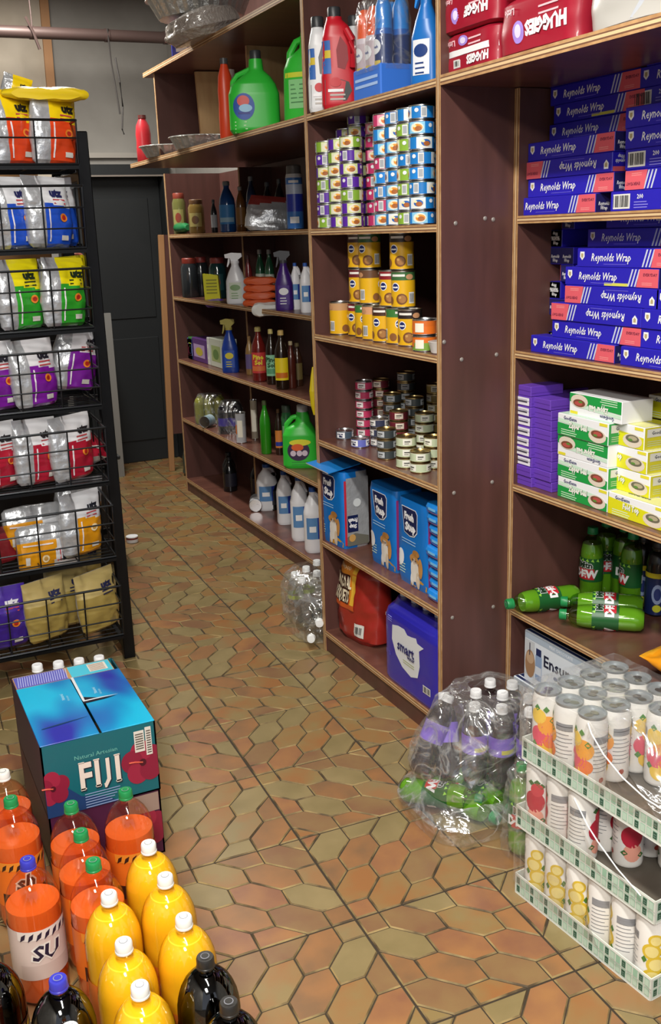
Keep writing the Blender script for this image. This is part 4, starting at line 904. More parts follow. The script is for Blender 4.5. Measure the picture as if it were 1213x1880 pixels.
# food bag cartons
H4 = .0575
for i, (px, fl, dx) in enumerate(((1024, 0, 0), (1024, 0, .0), (1024, 1, 0), (1024, 0, -.004), (1046, 1, .01))):
    y = at(px, 880-i*40, x=X0+dx).y-.1
    put('green_bag_box', (X0+dx, y, ZR[2]+i*H4+(H4-.0006 if fl else 0)), '%sgreen and white sandwich bag box, %s in its stack' % ('upside-down ' if fl else '', lvl(i, 5)), 'bag box', 'sandwich bag boxes', AISLE, 0, PI if fl else 0)
y = at(1116, 925, x=X0).y-.1; put('yellow_bag_box', (X0, y, ZR[2]), 'yellow sandwich bag box at the bottom front, fully visible', 'bag box', 'yellow sandwich bag boxes', AISLE)
for i, (px, py) in enumerate(((1183, 880), (1188, 850), (1183, 800), (1178, 757))):
    y = at(px+3, py+20, x=X0+.025).y+.1
    put('yellow_bag_box', (X0+.112 if i == 0 else X0+.03, y, ZR[2]+i*H4), 'yellow sandwich bag box, %s in the stack right of the green boxes' % lvl(i, 4), 'bag box', 'yellow sandwich bag boxes', AISLE)
put('yellow_bag_box', (X0+.14, at(1200, 740, x=X0+.14).y-.08, ZR[2]+4*H4), 'yellow sandwich bag box lying deep at the top of the yellow boxes', 'bag box', 'yellow sandwich bag boxes', AISLE)
for q, (px, n, xx, labs, jit) in enumerate(((939, 10, X0-.012, (2, 3, 4, 5, 6, 7, 8), 0), (973, 9, X0+.0, (), 1))):
    for i in range(n):
        p = at(px, 880-19*i, x=xx); r_ = random.Random(i+q*20)
        put('purple_box', (p.x+r_.uniform(0, .005), p.y-.044-q*.003, ZR[2]+i*.0285), 'purple carton%s, %s in the %s stack' % (' with a white label' if (i in labs and not q) else '', lvl(i, n), ('left', 'right')[q]), 'carton', 'purple cartons beside the post', AISLE+r_.uniform(-.02, .02), args=(bool(i in labs and not q),))
for q in range(2):
    p = at(945+q*26, 790, x=X0+.12)
    for i in range(9): put('purple_box', (X0+.112+q*.006, p.y-.06-.03*q, ZR[2]+i*.0285), 'purple carton, %s in the %s rear stack' % (lvl(i, 9), ('left', 'right')[q]), 'carton', 'purple cartons at the rear', AISLE, args=(False,))
# green soda shelf
def lay(k, base, cap, label, cat, grp, args=(), rx=None):
    b, q = Vector(base), Vector(cap); d = q-b; a = math.atan2(d.x, -d.y); el = math.asin(max(-1, min(1, d.z/d.length)))
    return put(k, b, label, cat, grp, a, PI/2-el, 0, None, args)
GG = 'green soda bottles on the shelf'
put('green_soda', (1.965, 2.125, ZR[1]), 'green soda bottle standing rightmost in the group beside the black bottles', 'bottle', GG, -.35+PI/2, args=(0.,))
for i, (x_, y_) in enumerate(((1.985, 2.262), (1.90, 2.225), (1.995, 2.194))):
    put('green_soda', (x_, y_, ZR[1]), ('green soda bottle standing farthest left at the back of the shelf', 'green soda bottle standing in front of the leftmost one', 'green soda bottle standing second from the right')[i], 'bottle', GG, (-.3, -1.2, -.3)[i], args=(0.,))
lay('green_soda', (1.735, 2.235, ZR[1]+.055), (1.612, 2.228-.19, 0), 'x', 'bottle', GG, (0.,)) if 0 else None
lay('green_soda', (1.835, 2.205, ZR[1]+.0345), (1.62, 2.245, ZR[1]+.0345), 'green soda bottle lying askew with its cap poking past the shelf edge', 'bottle', GG, (0.,))
lay('green_soda', (1.862, 1.955, ZR[1]+.0345), (1.69, 2.112, ZR[1]+.0345), 'green soda bottle lying on its side nearest the shelf front', 'bottle', GG, (0.,))
lay('green_soda', (1.930, 2.035, ZR[1]+.0345), (1.76, 2.185, ZR[1]+.0345), 'green soda bottle lying behind the front one', 'bottle', GG, (0.,))
for i, (px, py) in enumerate(((1179, 1119), (1206, 1136))):
    p = at(px, py, z=ZR[1]); put('energy_bottle', (p.x+.02, p.y+.03, ZR[1]), 'black energy drink bottle with a yellow-topped label, %s' % ('beside the green sodas', 'at the right picture edge')[i], 'bottle', 'black energy drinks', AISLE+.9, args=(0.,))
p = at(1206, 1215, z=ZR[1]+.03); lay('crinkled_bag', (p.x+.03, p.y-.14, ZR[1]+.03), (p.x, p.y+.02, ZR[1]+.03), 'orange packet corner lying on the green soda shelf at the right edge', 'packet', None, (.14, .16, .05, '#ee9a1c', '#f0a828', 3))
o = at(962, 1153, x=X0); put('ensure_box', (X0+.0, 2.250, ZR[0]+.106), 'white nutrition drink box with brown drink picture, stacked on another such box', 'box', 'nutrition drink boxes', AISLE, args=(.36, .158, .2))
put('ensure_box', (X0-.014, 2.283, ZR[0]), 'white nutrition drink box at the bottom, under another such box', 'box', 'nutrition drink boxes', AISLE, args=(.36, .105, .2))
# ------------------------------------------------------------------ diaper shelf
ZT = 1.8665
def dp(pxl, pxr, py, x): return at(pxl, py, x=x).y, at(pxr, py, x=x).y
a, b = dp(812, 909, 100, XM+.02); put('diaper_pack', (XM+.02, (a+b)/2, ZT), 'red diaper pack with a white band, lower left on the top shelf', 'diaper pack', 'red diaper packs', AISLE, args=(a-b-.004, .088, .15, True, 1))
zz = at(860, 42, x=XM+.03).z
put('diaper_pack', (XM+.015, (a+b)/2, ZT+.090), 'red diaper pack lying on the white-banded one', 'diaper pack', 'red diaper packs', AISLE, args=(a-b-.004, .09, .15, False, 3))
a2, b2 = dp(911, 1056, 60, XM+.02); put('diaper_pack', (XM+.02, (a2+b2)/2, ZT), 'wide red diaper pack in the middle of the top shelf', 'diaper pack', 'red diaper packs', AISLE, args=(a2-b2-.006, .118, .15, False, 5))
put('diaper_pack', (XM+.03, (a2+b2)/2, ZT+.120), 'wide red diaper pack lying on the middle one, cut by the picture top', 'diaper pack', 'red diaper packs', AISLE, args=(a2-b2-.006, .09, .15, False, 7))
put('white_pack', (XM+.02, b2-.165, ZT), 'white soft pack at the right end of the top shelf', 'soft pack', None, AISLE)
# ================================================================== middle unit
ZT = ZM[5]
def spotc(px, py, x): return at(px, py, x=x)
FACE = -.40
put('detergent_jug', (1.452, 3.035, ZT), 'white jug with black cap and black label, leftmost on the upper shelf', 'jug', 'tall detergent jugs', FACE, args=('#e4e6e8', .092, .06, .262, '#35373a', 'tall'))
put('detergent_jug', (1.470, 2.945, ZT), 'red jug with black cap beside the white jug', 'jug', 'tall detergent jugs', FACE, args=('#c81c2c', .118, .07, .275, '#35373a', 'tall'))
put('detergent_jug', (1.555, 2.985, ZT), 'white jug half hidden behind the orange-topped spray pack', 'jug', 'tall detergent jugs', FACE, args=('#e4e6e8', .092, .06, .262, '#35373a', 'tall'))
@kind
def spray_multipack():
    e = empty('spray_can_pack')
    for i in range(3):
        for j in range(2):
            org = i < 2 and j == 0 or (i == 0); body = '#d9d2dc' if org else '#1d5fb4'; top = '#ec5a1c' if org else '#1f86dc'
            B = MB(); x, y, R, H = -.055+i*.055, .03+j*.055, .0265, .245 if org else .258
            B.lathe([(R*.95, .001, 'alu'), (R, .006, c(body, .3)), (R, H*.28, c('#c8b8c0' if org else '#17336e', .3)), (R, H*.62, c(body, .3)), (R*.92, H*.68, c(top, .35)), (R*.9, H*.72, c(top, .35)), (R*.86, H*.9, c(top, .35)), (R*.5, H*.99, c(top, .35)), (R*.3, H, c(top, .35))], 'alu', 20, (x, y, 0))
            f = around(R, -.5 if j else 0, 0, x, y); B.ell(f, 0, H*.5, R*.75, R*.75, c('#eceef2'), .0008, 16); B.text(f, 'fresh', 0, H*.5, .008, c('#243c8c'), .0014, bold=.03); B.rect(f, -R*.7, H*.3, R*.7, H*.36, c('#d8c05a'), .0008, 5)
            B.build('spray_can', e)
    B = MB(); B.box(-.084, .084, .002, .112, .0, .085, c('#3f7be0', .3, coat=.3), .004); f = front(.002); B.lines(f, -.07, .07, .05, c('#a8c8f8'), .008, .018, 2); B.build('pack_sleeve', e)
    B = MB(); loft(B, [(.07, 0, .057, .084, .057, 7), (.2, 0, .057, .084, .057, 7), (.262, 0, .057, .078, .05, 5), (.272, 0, .057, .076, .01, 3)], 'shrink_film_light', 40, 18, .003, 22, 2); B.build('shrink_film', e); return e
p = spotc(672, 172, XM+.012); put('spray_multipack', (XM+.012, p.y, ZT), 'shrink-wrapped pack of orange-capped and blue spray cans', 'spray pack', None, AISLE)
p = spotc(779, 145, XM+.05); put('trigger_spray', (p.x+.01, p.y+.005, ZT), 'blue spray bottle standing alone at the right of the upper shelf', 'spray bottle', None, AISLE+.5, args=('#1f6fc0', '#2c8ae0', .27, .042, ('#e8eaf0', '#1c3c7c')))
# multipacks of cat food tins stacked in columns
ZT = ZM[4]; S_ = .0385
def col(px, x, n, kinds, nm, r=.0):
    p = at(px, 408, x=x)
    for i in range(n):
        k = kinds[(i*5+n) % len(kinds)] if len(kinds) > 1 else kinds[0]; rr_ = random.Random(int(px)+i)
        put('cat_tin', (p.x+rr_.uniform(-.001, .001), p.y, ZT+i*S_), '%s flat tin, %s, %s' % ({'purple': 'purple and orange', 'blue': 'blue and orange', 'pink': 'pink', 'lime': 'lime green', 'sky': 'blue and white'}[k], lvl(i, n), nm), 'tin', 'cat food tins in columns', AISLE+rr_.choice((.25, .5, .75, .1)), args=(k, rr_.choice((0., .05))))
ys = [0]
col(603, XM+.042, 7, ['purple', 'lime', 'purple'], 'leftmost column')
col(625, XM+.042, 7, ['lime', 'purple', 'lime'], 'second column')
col(647, XM+.042, 7, ['purple', 'lime', 'purple', 'purple'], 'third column')
col(640, XM+.118, 8, ['purple'], 'column behind the third')
col(662, XM+.118, 9, ['purple'], 'column behind and right of the third')
col(694, XM+.125, 8, ['pink'], 'pink column before the blue ones')
col(710, XM+.042, 8, ['blue', 'pink', 'blue'], 'first blue column')
col(731, XM+.042, 8, ['blue', 'blue', 'sky'], 'second blue column')
col(753, XM+.042, 8, ['lime', 'sky', 'lime'], 'narrow green-blue column')
col(775, XM+.042, 8, ['sky', 'sky', 'blue'], 'rightmost front column')
for q, px in enumerate((746, 770, 794)): col(px, XM+.122, 8, ['blue'], '%s rear blue column' % ORD[q])
# dog food tins
ZT = ZM[3]; yb = at(626, 607, x=XM+.07).y
def dog(i, lv, dx, top, tn, nm): put('dog_tin', (XM+.068+dx, yb-.0765*i, ZT+lv*.1085), nm, 'tin', 'yellow dog food tins', AISLE+.35, args=(tn, top))
names = ['yellow dog food tin, leftmost on the shelf with its barcode showing', 'yellow dog food tin, second from the left in the bottom row', 'yellow dog food tin, third from the left in the bottom row', 'yellow dog food tin, fourth from the left, peach-topped', 'yellow dog food tin, fifth from the left with food picture', 'yellow dog food tin, sixth from the left in the bottom row', 'yellow dog food tin, rightmost of the bottom row']
for i in range(7): dog(i, 0, (0, .03, .018, .004, .0, .006, .004)[i], ('#c89a6c', '#8c2430', '#3f7c3c', '#d8a078', '#4a2c20', '#3f7c3c', '#2c2220')[i], (-.055, .0, .02, -.055, .0, .03, .0)[i], names[i])
dog(1.35, 1, .024, '#6c2028', 0., 'dog food tin, left of the left pair in the second layer'); dog(2.36, 1, .022, '#6c4a34', -.055, 'dog food tin, right of the left pair in the second layer')
dog(1.32, 2, .024, '#4a2a22', .0, 'dog food tin, left one on top of the left tower'); dog(2.33, 2, .022, '#3f6c3c', .0, 'dog food tin, right one on top of the left tower')
dog(4.35, 1, .012, '#8c2028', 0., 'dog food tin with red top, left in the right-hand second layer'); dog(5.38, 1, .010, '#3f6c3c', .0, 'dog food tin with green top, right in the second layer')
dog(5.2, 2, .014, '#3a2c20', .0, 'single dog food tin on top of the right tower')
p = at(768, 632, x=XM+.03)
for i in range(2): put('plain_tin', (XM+.037, p.y-.024, ZT+i*.0455), '%s small orange tin at the right front of the dog food' % ('lower', 'upper')[i], 'tin', 'small orange tins', AISLE+.6, args=('#7aa03c', '#e2701c') if i == 0 else ('#e2701c', '#d86a20'))
put('plain_tin', (XM+.118, p.y-.045, ZT), 'grey tin behind the small orange tins', 'tin', None, AISLE, args=('#5a4444', '#77787c', .034, .098))
B = MB(); B.lathe([(.026, 0), (.030, .003), (.037, .030), (.0385, .033), (.036, .0335), (.030, .006)], c('#d8d4d0', .35), 24); B.lathe([(.0365, .0325), (.0365, .034)], c('#b8b4b0', .3), 24)
o = B.build('food_tub'); o.location = (XM+.040, 2.372, ZT); tag(o, 'small white plastic tub at the right end of the dog food shelf', 'tub')
# small cat food tins: stack centres relaxed so that no two touch
ZT = ZM[2]; PK, DK, GR, WG, PU = ('#c23a62', '#8c2c48', '#e6dcdc', False), ('#6c2430', '#8c2c3c', '#e4d4c4', True), ('#3f4648', '#4c5456', '#b8bcc0', True), ('#c4cfae', '#dcdcc8', '#eeece0', True), ('#6c74c8', '#8088d0', 'paw', False)
ST = [(625, 807, 1, ('#4c5c6c', '#6c7c8c', 'paw', False), 'grey-blue paw-print'), (660, 823, 1, PU, 'lilac paw-print'), (664, 800, 6, PK, 'pink'), (690, 800, 6, DK, 'dark red'), (716, 811, 5, GR, 'grey'), (742, 806, 7, GR, 'dark grey'), (757, 820, 5, GR, 'charcoal'), (705, 845, 3, GR, 'gold-lidded grey'), (775, 833, 4, WG, 'pale green'), (796, 812, 6, ('#a08c4c', '#dcdcc8', '#e6e4d4', True), 'olive'), (741, 861, 3, WG, 'white and green'), (767, 870, 2, WG, 'greenish white'), (792, 862, 3, WG, 'white-labelled'), (688, 822, 3, ('#3a3f58', '#c8b8a8', '#e8e6e2', False), 'dark blue'), (728, 828, 4, DK, 'brown-red')]
pts = [list(at(a_, b_, z=ZT).xy) for a_, b_, *_ in ST]; pts = [[x_+.022, y_+.022] for x_, y_ in pts]
for it in range(300):
    for i in range(len(pts)):
        for j in range(i):
            dx, dy = pts[i][0]-pts[j][0], pts[i][1]-pts[j][1]; d_ = math.hypot(dx, dy) or .001
            if d_ < .0645: k_ = (.0645-d_)/2/d_; pts[i][0] += dx*k_; pts[i][1] += dy*k_; pts[j][0] -= dx*k_; pts[j][1] -= dy*k_
        pts[i][0] = min(max(pts[i][0], XM+.036), 2.0); pts[i][1] = min(max(pts[i][1], YR+T+.034), YM-T-.034)
for (px, py, n, K, nm), (x_, y_) in zip(ST, pts):
    for i in range(n):
        r_ = random.Random(px+i)
        lab_ = ('small %s cat food tin standing alone on the shelf' % nm) if n == 1 else 'small cat food tin, %s in the %s stack' % (lvl(i, n), nm)
        put('small_tin', (x_+r_.uniform(-.0005, .0005), y_+r_.uniform(-.0005, .0005), ZT+i*.0328), lab_, 'tin', 'small cat food tins', AISLE+r_.uniform(0, 1.2), args=K)
# litter, wipes, charcoal, water
ZT = ZM[1]
for i, (pl, pr_, op, dx) in enumerate(((587, 629, True, .0), (674, 730, False, .035), (730, 783, False, .022))):
    ya, yb_ = at(pl, 985+i*25, x=XM+.012+dx).y, at(pr_, 985+i*25, x=XM+.012+dx).y
    put('litter_bag', (XM+.012+dx, (ya+yb_)/2-.0, ZT), ('blue cat litter bag with a torn silver side, leftmost', 'blue cat litter bag in the middle of the three', 'blue cat litter bag on the right of the three')[i], 'litter bag', 'cat litter bags', AISLE+(.06 if i == 0 else -.02), args=(float(i+1), op))
for i in range(9): put('wipes_pack', (XM+.02+.004*((i*3) % 4), 2.392+.003*((i*5) % 3), ZT+i*.0335), 'blue wipes pack, %s in the stack by the post' % lvl(i, 9), 'wipes pack', 'blue wipes packs', AISLE)
ZT = ZM[0]
o = put('charcoal_bag', (XM+.035, 2.985, ZT), 'red charcoal briquet bag leaning back on the bottom shelf', 'charcoal bag', None, AISLE+.12, -.05)
put('water_pack', (XM+.004, 2.513, ZT), 'deep blue wrapped pack of water bottles on the bottom shelf', 'water pack', None, AISLE, args=(.355, .275, .22))
# ================================================================== far unit, upper ledge
ZT = 1.8625
p = at(466, 240, x=XM+.05); put('detergent_jug', (p.x+.0, p.y-.02, ZT), 'big bright green jug with black cap, round blue label', 'jug', 'green detergent jugs', -.36, args=('#36c83e', .19, .11, .275, '#35373a', 'round'))
p = at(532, 213, x=XM+.06); put('green_wall_jug', (p.x+.03, p.y-.035, ZT), 'green jug with a yellow stripe and pale label beside the upright', 'jug', 'green detergent jugs', -.75, args=(.15, .32, True))
p = at(414, 250, x=XM+.03); put('slim_bottle', (p.x+.01, p.y, ZT), 'orange-red bottle left of the big green jug', 'bottle', None, 0, args=('#e84a26', '#4a4a4c', .295, .031))
p = at(407, 225, x=XM+.17); put('slim_bottle', (p.x, p.y-.13, ZT), 'white bottle peeking out behind the big green jug', 'bottle', None, 0, args=('#d8d8d4', '#e6e6e2', .30, .042))
p = at(248, 300, x=XM+.045); put('slim_bottle', (p.x+.01, 5.22, ZT), 'red bottle alone at the far end of the high ledge', 'bottle', None, .4, args=('#c03038', '#5c2c28', .225, .042))
for i, (px, R) in enumerate(((316, .155), (374, .15))):
    p = at(px, 272, x=XM+.10)
    put('foil_pan', (XM+.105, p.y, ZT+i*.0), '%s foil pan on the high ledge' % ('stacked darker', 'shiny fluted')[i], 'foil pan', 'foil pans', 0, args=(R, .052, .9))
p = at(368, 40, x=XM+.12); put('foil_pan', (XM+.05, at(370, 30, x=XM+.05).y, 2.345), 'large foil pan on the wrapped pack at the very top', 'foil pan', 'foil pans', 0, ry=-.06, args=(.21, .075, .85))
@kind
def wrapped_plates():
    B = MB(); S = [(0, 0, 0, .15, .10, 3), (.03, 0, 0, .18, .13, 3), (.08, 0, 0, .175, .12, 2.5), (.10, 0, 0, .13, .06, 2)]
    loft(B, S, mat('wrap_grey', '#a89e96', .3, coat=.4, bump=.8, bscale=60), 60, 30, .012, 34, 5); return B.build('wrapped_tableware')
p = at(395, 72, x=XM+.05); put('wrapped_plates', (XM+.005, p.y, 2.2425), 'grey plastic-wrapped pack of tableware at the top shelf edge', 'pack', None, AISLE, .22)
p = at(330, 97, x=XM+.04); B = MB(); B.box(-.05, .05, -.03, .03, 0, .075, c('#4444a8', .35), .004); B.rect(front(-.03), -.03, .02, .02, .05, WHITE); o = B.build('blue_carton', None, False); o.location = (XM+.06, p.y, 2.2425); o.rotation_euler = (0, 0, -.5); tag(o, 'small blue carton near the far end of the top shelf', 'carton')
# ================================================================== far unit shelves
def fs(k, pl, pr_, pt_, pb_, z, dx, label, cat, grp=None, rz=-.5, mk=None, ks=1):
    cx = (pl+pr_)/2; p = at(cx, pb_, x=XF+dx); dep = Vector((p.x, p.y, z-H_CAM)).dot(FX); R = (pr_-pl)/2*dep/FPX*ks; H = at(cx, pt_, x=XF+dx).z-z
    return put(k, (p.x, min(p.y, YF-T-.05), z+.0005), label, cat, grp, rz, args=mk(round(H, 4), round(R, 4)))
CB = lambda *a: (lambda H, R: (H, R)+a)
z = ZF[4]; GF = 'bottles on the top dim shelf'
lay('slim_bottle', (1.755, 5.60, z+.034), (1.76, 5.41, z+.034), 'green bottle lying at the far end of the dim top shelf', 'bottle', None, ('#1f7a44', '#2c8c54', .16, .033))
fs('squat_jar', 318, 343, 354, 411, z, .035, 'greenish jar with red lid above the lying green bottle', 'jar', GF, mk=CB('#6c6c3c', '#8c3c2c', '#9a9458'))
fs('squat_jar', 347, 377, 366, 418, z, .06, 'amber mesh-patterned jar second from the far end', 'jar', GF, mk=CB('#7c6434', '#6c4c30', '#a89a5c'))
fs('cleaner_bottle', 388, 400, 366, 418, z, .10, 'thin dark bottle with silver bands', 'bottle', GF, mk=CB('#26282c', '#3c3c40', '#b8bcc0', None, None))
fs('cleaner_bottle', 404, 434, 332, 417, z, .10, 'blue dish soap bottle with pale cap', 'bottle', GF, mk=CB('#1c4c8c', '#8c9498', '#3c8cd0', '#a8d0e8', None))
fs('cleaner_bottle', 434, 453, 342, 416, z, .10, 'amber bottle with white top label', 'bottle', GF, mk=CB('#6c4420', '#a8a8a4', '#8c6230', None, None))
fs('cleaner_bottle', 454, 474, 323, 416, z, .10, 'dark blue bottle right of the amber one', 'bottle', GF, mk=CB('#1c2c4c', '#787c80', '#284c7c', None, None))
fs('cleaner_bottle', 483, 502, 334, 400, z, .20, 'dark bottle behind the silver packet', 'bottle', GF, mk=CB('#24262c', '#5c6064', None, None, None))
fs('cleaner_bottle', 505, 524, 328, 398, z, .20, 'dark bottle behind the silver packet, nearer the tall can', 'bottle', GF, mk=CB('#20222a', '#5c6064', None, None, None))
put('crinkled_bag', (XF+.055, at(494, 416, x=XF+.05).y, z), 'crumpled silver packet with a red corner', 'packet', None, -.35, -.1, .1, None, (.23, .155, .08, 'silver', '#8c3430', 6))
fs('spray_can', 527, 558, 302, 414, z, .055, 'tall blue and white aerosol can beside the upright', 'aerosol can', None, mk=lambda H, R: ('#3f7ac8', '#6c6c6c', H, R, '#2c3cb0'))
z = ZF[3]; GF = 'items on the second dim shelf'
fs('squat_jar', 335, 367, 474, 546, z, .045, 'clear dark bottle with white letter G and red lid', 'jar', GF, mk=CB('#2c3034', '#8c3428', None))
p = at(350, 515, x=XF+.06); B = MB(); B.text(front(0), 'G', 0, 0, .045, c('#c8ccd0'), bold=.06); 
fs('squat_jar', 358, 384, 472, 535, z, .12, 'dark jar with red lid behind the yellow box', 'jar', GF, mk=CB('#24282c', '#8c3430', None))
fs('squat_jar', 386, 418, 473, 548, z, .13, 'dark teal jar with red lid right of the yellow box', 'jar', GF, mk=CB('#123034', '#7c3430', '#1c4448'))
B = MB(); B.prism([(-.042, 0), (.042, 0), (.036, .125), (-.046, .135)], 0, .04, c('#d8d41c')); f = front(0)
for k in range(5): B.rect(f, -.03, .03+k*.017, .028, .037+k*.017, c('#8c8a1c'))
o = B.build('yellow_carton', None, False); p = at(379, 547, x=XF+.06); o.location = (p.x+.01, p.y-.07, z); o.rotation_euler = (0, 0, -.5); tag(o, 'bright yellow upright box in front of the dark jars', 'box')
put('crinkled_bag', (XF+.035, at(392, 552, x=XF+.035).y, z), 'flat purple packet at the foot of the yellow box', 'packet', None, -.6, -1.3, 0, None, (.10, .06, .04, '#5c3c9c', '#8c9cb0', 8))
fs('trigger_spray', 418, 452, 464, 556, z, .05, 'white trigger spray bottle', 'spray bottle', None, -.5, lambda H, R: ('#dcdce0', '#e6e6ea', H, R*1.1, ('#c8d0c0', '#7c9c6c')))
fs('cleaner_bottle', 452, 466, 468, 556, z, .14, 'dark red bottle behind the white spray bottle', 'bottle', GF, mk=CB('#6c1c20', '#4c1c1c', None, None, None))
for i, (px, py, l) in enumerate(((480, 466, 'left'), (497, 462, 'right'))): fs('cleaner_bottle', px-9, px+9, 458, 545, z, .19, '%s green bottle with silver cap behind the orange packets' % l, 'bottle', GF, mk=CB('#24583c', '#a8a8a4', '#b8b8ac', None, None))
for i in range(4): put('crinkled_bag', (XF+.045+.004*i, at(482, 545, x=XF+.05).y+.04, z+.032+i*.034), 'orange packet, %s in the pile' % lvl(i, 4), 'packet', 'orange packets', -.5+.1*(i % 2), -PI/2+.06, 0, None, (.155, .11, .035, '#cc5a30', '#d8882c', 11))
put('crinkled_bag', (XF+.03, at(492, 562, x=XF+.03).y-.02, z+.02), 'crumpled white packet in front of the orange packets', 'packet', None, -.4, -1.35, 0, None, (.17, .09, .06, '#dcdcd8', '#c8ccca', 9))
fs('trigger_spray', 506, 541, 460, 572, z, .05, 'deep purple bottle with clear dark top', 'bottle', None, -.5, lambda H, R: ('#3c1c6c', '#3a3a40', H, R, ('#46247c', '#dcdce0')))
fs('bleach_jug', 535, 553, 483, 572, z, .10, 'white jug left of the upright', 'jug', 'white jugs on the second dim shelf', -.2, lambda H, R: (H, R))
fs('bleach_jug', 552, 574, 483, 577, z, .06, 'white jug half hidden by the upright', 'jug', 'white jugs on the second dim shelf', -.2, lambda H, R: (H, R))
z = ZF[2]; GF = 'items on the third dim shelf'
for i, (pl, pr_, col_, nm) in enumerate(((329, 336, '#7c2c44', 'dark pink'), (336, 346, '#3c4c9c', 'blue'), (347, 354, '#3c7c3c', 'green'), (354, 380, '#5c3478', 'purple'), (381, 385, '#d8d8d4', 'white'), (387, 408, '#cfd4c4', 'pale'))):
    p = at(pl, 650+i*3, x=XF+.055); q = at(pr_, 650+i*3, x=XF+.055); wd = max(.02, (p.y-q.y)-.004); B = MB(); hh = at(pl, 616+i*.5, x=XF+.055).z-z-.005
    B.box(-wd/2, wd/2, 0, .09, 0, hh, c(col_), .003); f = front(0); B.rect(f, -wd*.38, hh*.2, wd*.38, hh*.75, c(('#a83c5c', '#8c9cd8', '#b8c83c', '#b89cc8', '#f0f0ec', '#a8b878')[i])); B.ell(f, 0, hh*.45, wd*.25, hh*.18, c(('#6c2038', '#2c3c7c', '#286c2c', '#c8b83c', '#c8c8c4', '#6c8c4c')[i]), .0012)
    B.rect(endr(wd/2, .045), -.04, hh*.1, .04, hh*.9, c(('#8c3450', '#6c7cc0', '#6ca03c', '#8c68a0', '#dcdcd8', '#c0c8a8')[i])); o = B.build('sponge_pack', None, False); o.location = (p.x, min((p.y+q.y)/2, YF-T-.02-wd/2), z); o.rotation_euler = (0, 0, AISLE+.0); tag(o, '%s upright pack in the row at the far end of the shelf' % nm, 'pack', 'upright packs')
fs('trigger_spray', 410, 438, 586, 680, z, .05, 'blue trigger spray with yellow and white print', 'spray bottle', None, -.5, lambda H, R: ('#1c3c94', '#a89c4c', H, R*1.1, ('#2c54b4', '#d8c83c')))
fs('cleaner_bottle', 452, 468, 618, 685, z, .10, 'tan bottle left of the red cleaner', 'bottle', GF, mk=CB('#9a7848', '#8c6c44', '#6c5c8c', None, None))
fs('cleaner_bottle', 464, 491, 601, 700, z, .055, 'red floor cleaner bottle with yellow lettering', 'bottle', GF, mk=CB('#6c1c18', '#c8b874', '#c83c3c', '#d8743c', ('Pine', 'Sol')))
fs('cleaner_bottle', 490, 511, 605, 704, z, .065, 'dark cleaner bottle with a pale green label', 'bottle', GF, mk=CB('#241810', '#c8b874', '#8cc8a0', '#5c9c74', ('Pine', 'Sol')))
fs('cleaner_bottle', 506, 532, 607, 708, z, .045, 'dark bottle with a plain yellow label', 'bottle', GF, mk=CB('#241810', '#c8a868', '#e6cc1c', '#c86c1c', None))
fs('cleaner_bottle', 527, 545, 627, 708, z, .09, 'clear red-brown bottle right of the yellow-labelled one', 'bottle', GF, mk=CB('#4c2018', '#a89878', None, None, None))
fs('cleaner_bottle', 538, 557, 630, 702, z, .14, 'dim amber bottle at the back near the upright', 'bottle', GF, mk=CB('#3c2418', '#8c7c54', '#6c5c34', None, None))
B = MB(); loft(B, [(-.1, 0, 0, .008, .004, 2), (-.06, 0, 0, .018, .012, 2), (.0, 0, 0, .022, .014, 2), (.06, 0, 0, .014, .008, 2), (.1, 0, 0, .006, .003, 2)], c('#e0c81c', .35), 16, 12, .002); o = B.build('yellow_packet'); p = at(576, 718, x=XF-.02); o.location = (XF-.018, p.y, p.z); tag(o, 'slim yellow packet hanging at the shelf edge by the upright', 'packet')
z = ZF[1]; GF = 'items on the fourth dim shelf'
@kind
def wrapped_bottles(n, m, H, R, lab):
    e = empty('wrapped_bottle_pack')
    for i in range(n):
        for j in range(2):
            B = MB(); P = bottle_prof(H, R, R*.4); B.lathe(P, c(m, .2, coat=.4), 14, (-(n-1)*R+i*2*R, R+j*2*R, 0)); B.build('bottle', e)
            if lab: B = MB(); f = around(R, 0, 0, -(n-1)*R+i*2*R, R+j*2*R); B.rect(f, -R*1.4, H*.25, R*1.4, H*.5, c(lab), .0008, 8); B.build('bottle_label', e)
    B = MB(); loft(B, [(-.0, 0, 2*R, n*R+.004, 2*R+.004, 6), (H*.7, 0, 2*R, n*R+.004, 2*R+.004, 5), (H*1.0, 0, 2*R, n*R*.8, 2*R*.7, 4), (H*1.03, 0, 2*R, n*R*.5, .01, 3)], 'shrink_film_light', 32, 12, .004, 20, 4); B.build('shrink_film', e); return e
p = at(378, 762, x=XF+.05); put('wrapped_bottles', (p.x+.01, p.y-.02, z), 'wrapped pack of yellow-green bottles', 'bottle pack', None, -.5, args=(3, '#8c8c3c', .17, .028, None))
p = at(415, 795, x=XF+.05); put('wrapped_bottles', (p.x+.01, p.y-.03, z), 'wrapped pack of dark bottles with violet labels', 'bottle pack', None, -.5, args=(2, '#16141c', .175, .032, '#3c2c9c'))
q = at(377, 792, x=XF+.01); lay('plain_tin', (q.x+.045, q.y+.03, z+.036), (q.x, q.y-.01, z+.036), 'pale cup lying on its side at the shelf edge', 'cup', None, ('#a8bcc4', '#8ca4b0', .033, .075))
fs('plain_tin', 434, 453, 758, 812, z, .035, 'tall silver can standing near the shelf front', 'can', None, mk=lambda H, R: ('#b8b8bc', '#a8a8ac', R, H))
fs('plain_tin', 462, 475, 735, 808, z, .13, 'tall pale tube behind the green bottle', 'can', GF, mk=lambda H, R: ('#8c8070', '#a89c88', R, H))
fs('cleaner_bottle', 479, 499, 737, 829, z, .045, 'slender bright green bottle', 'bottle', GF, mk=CB('#2c8c1c', '#4c5434', None, None, None))
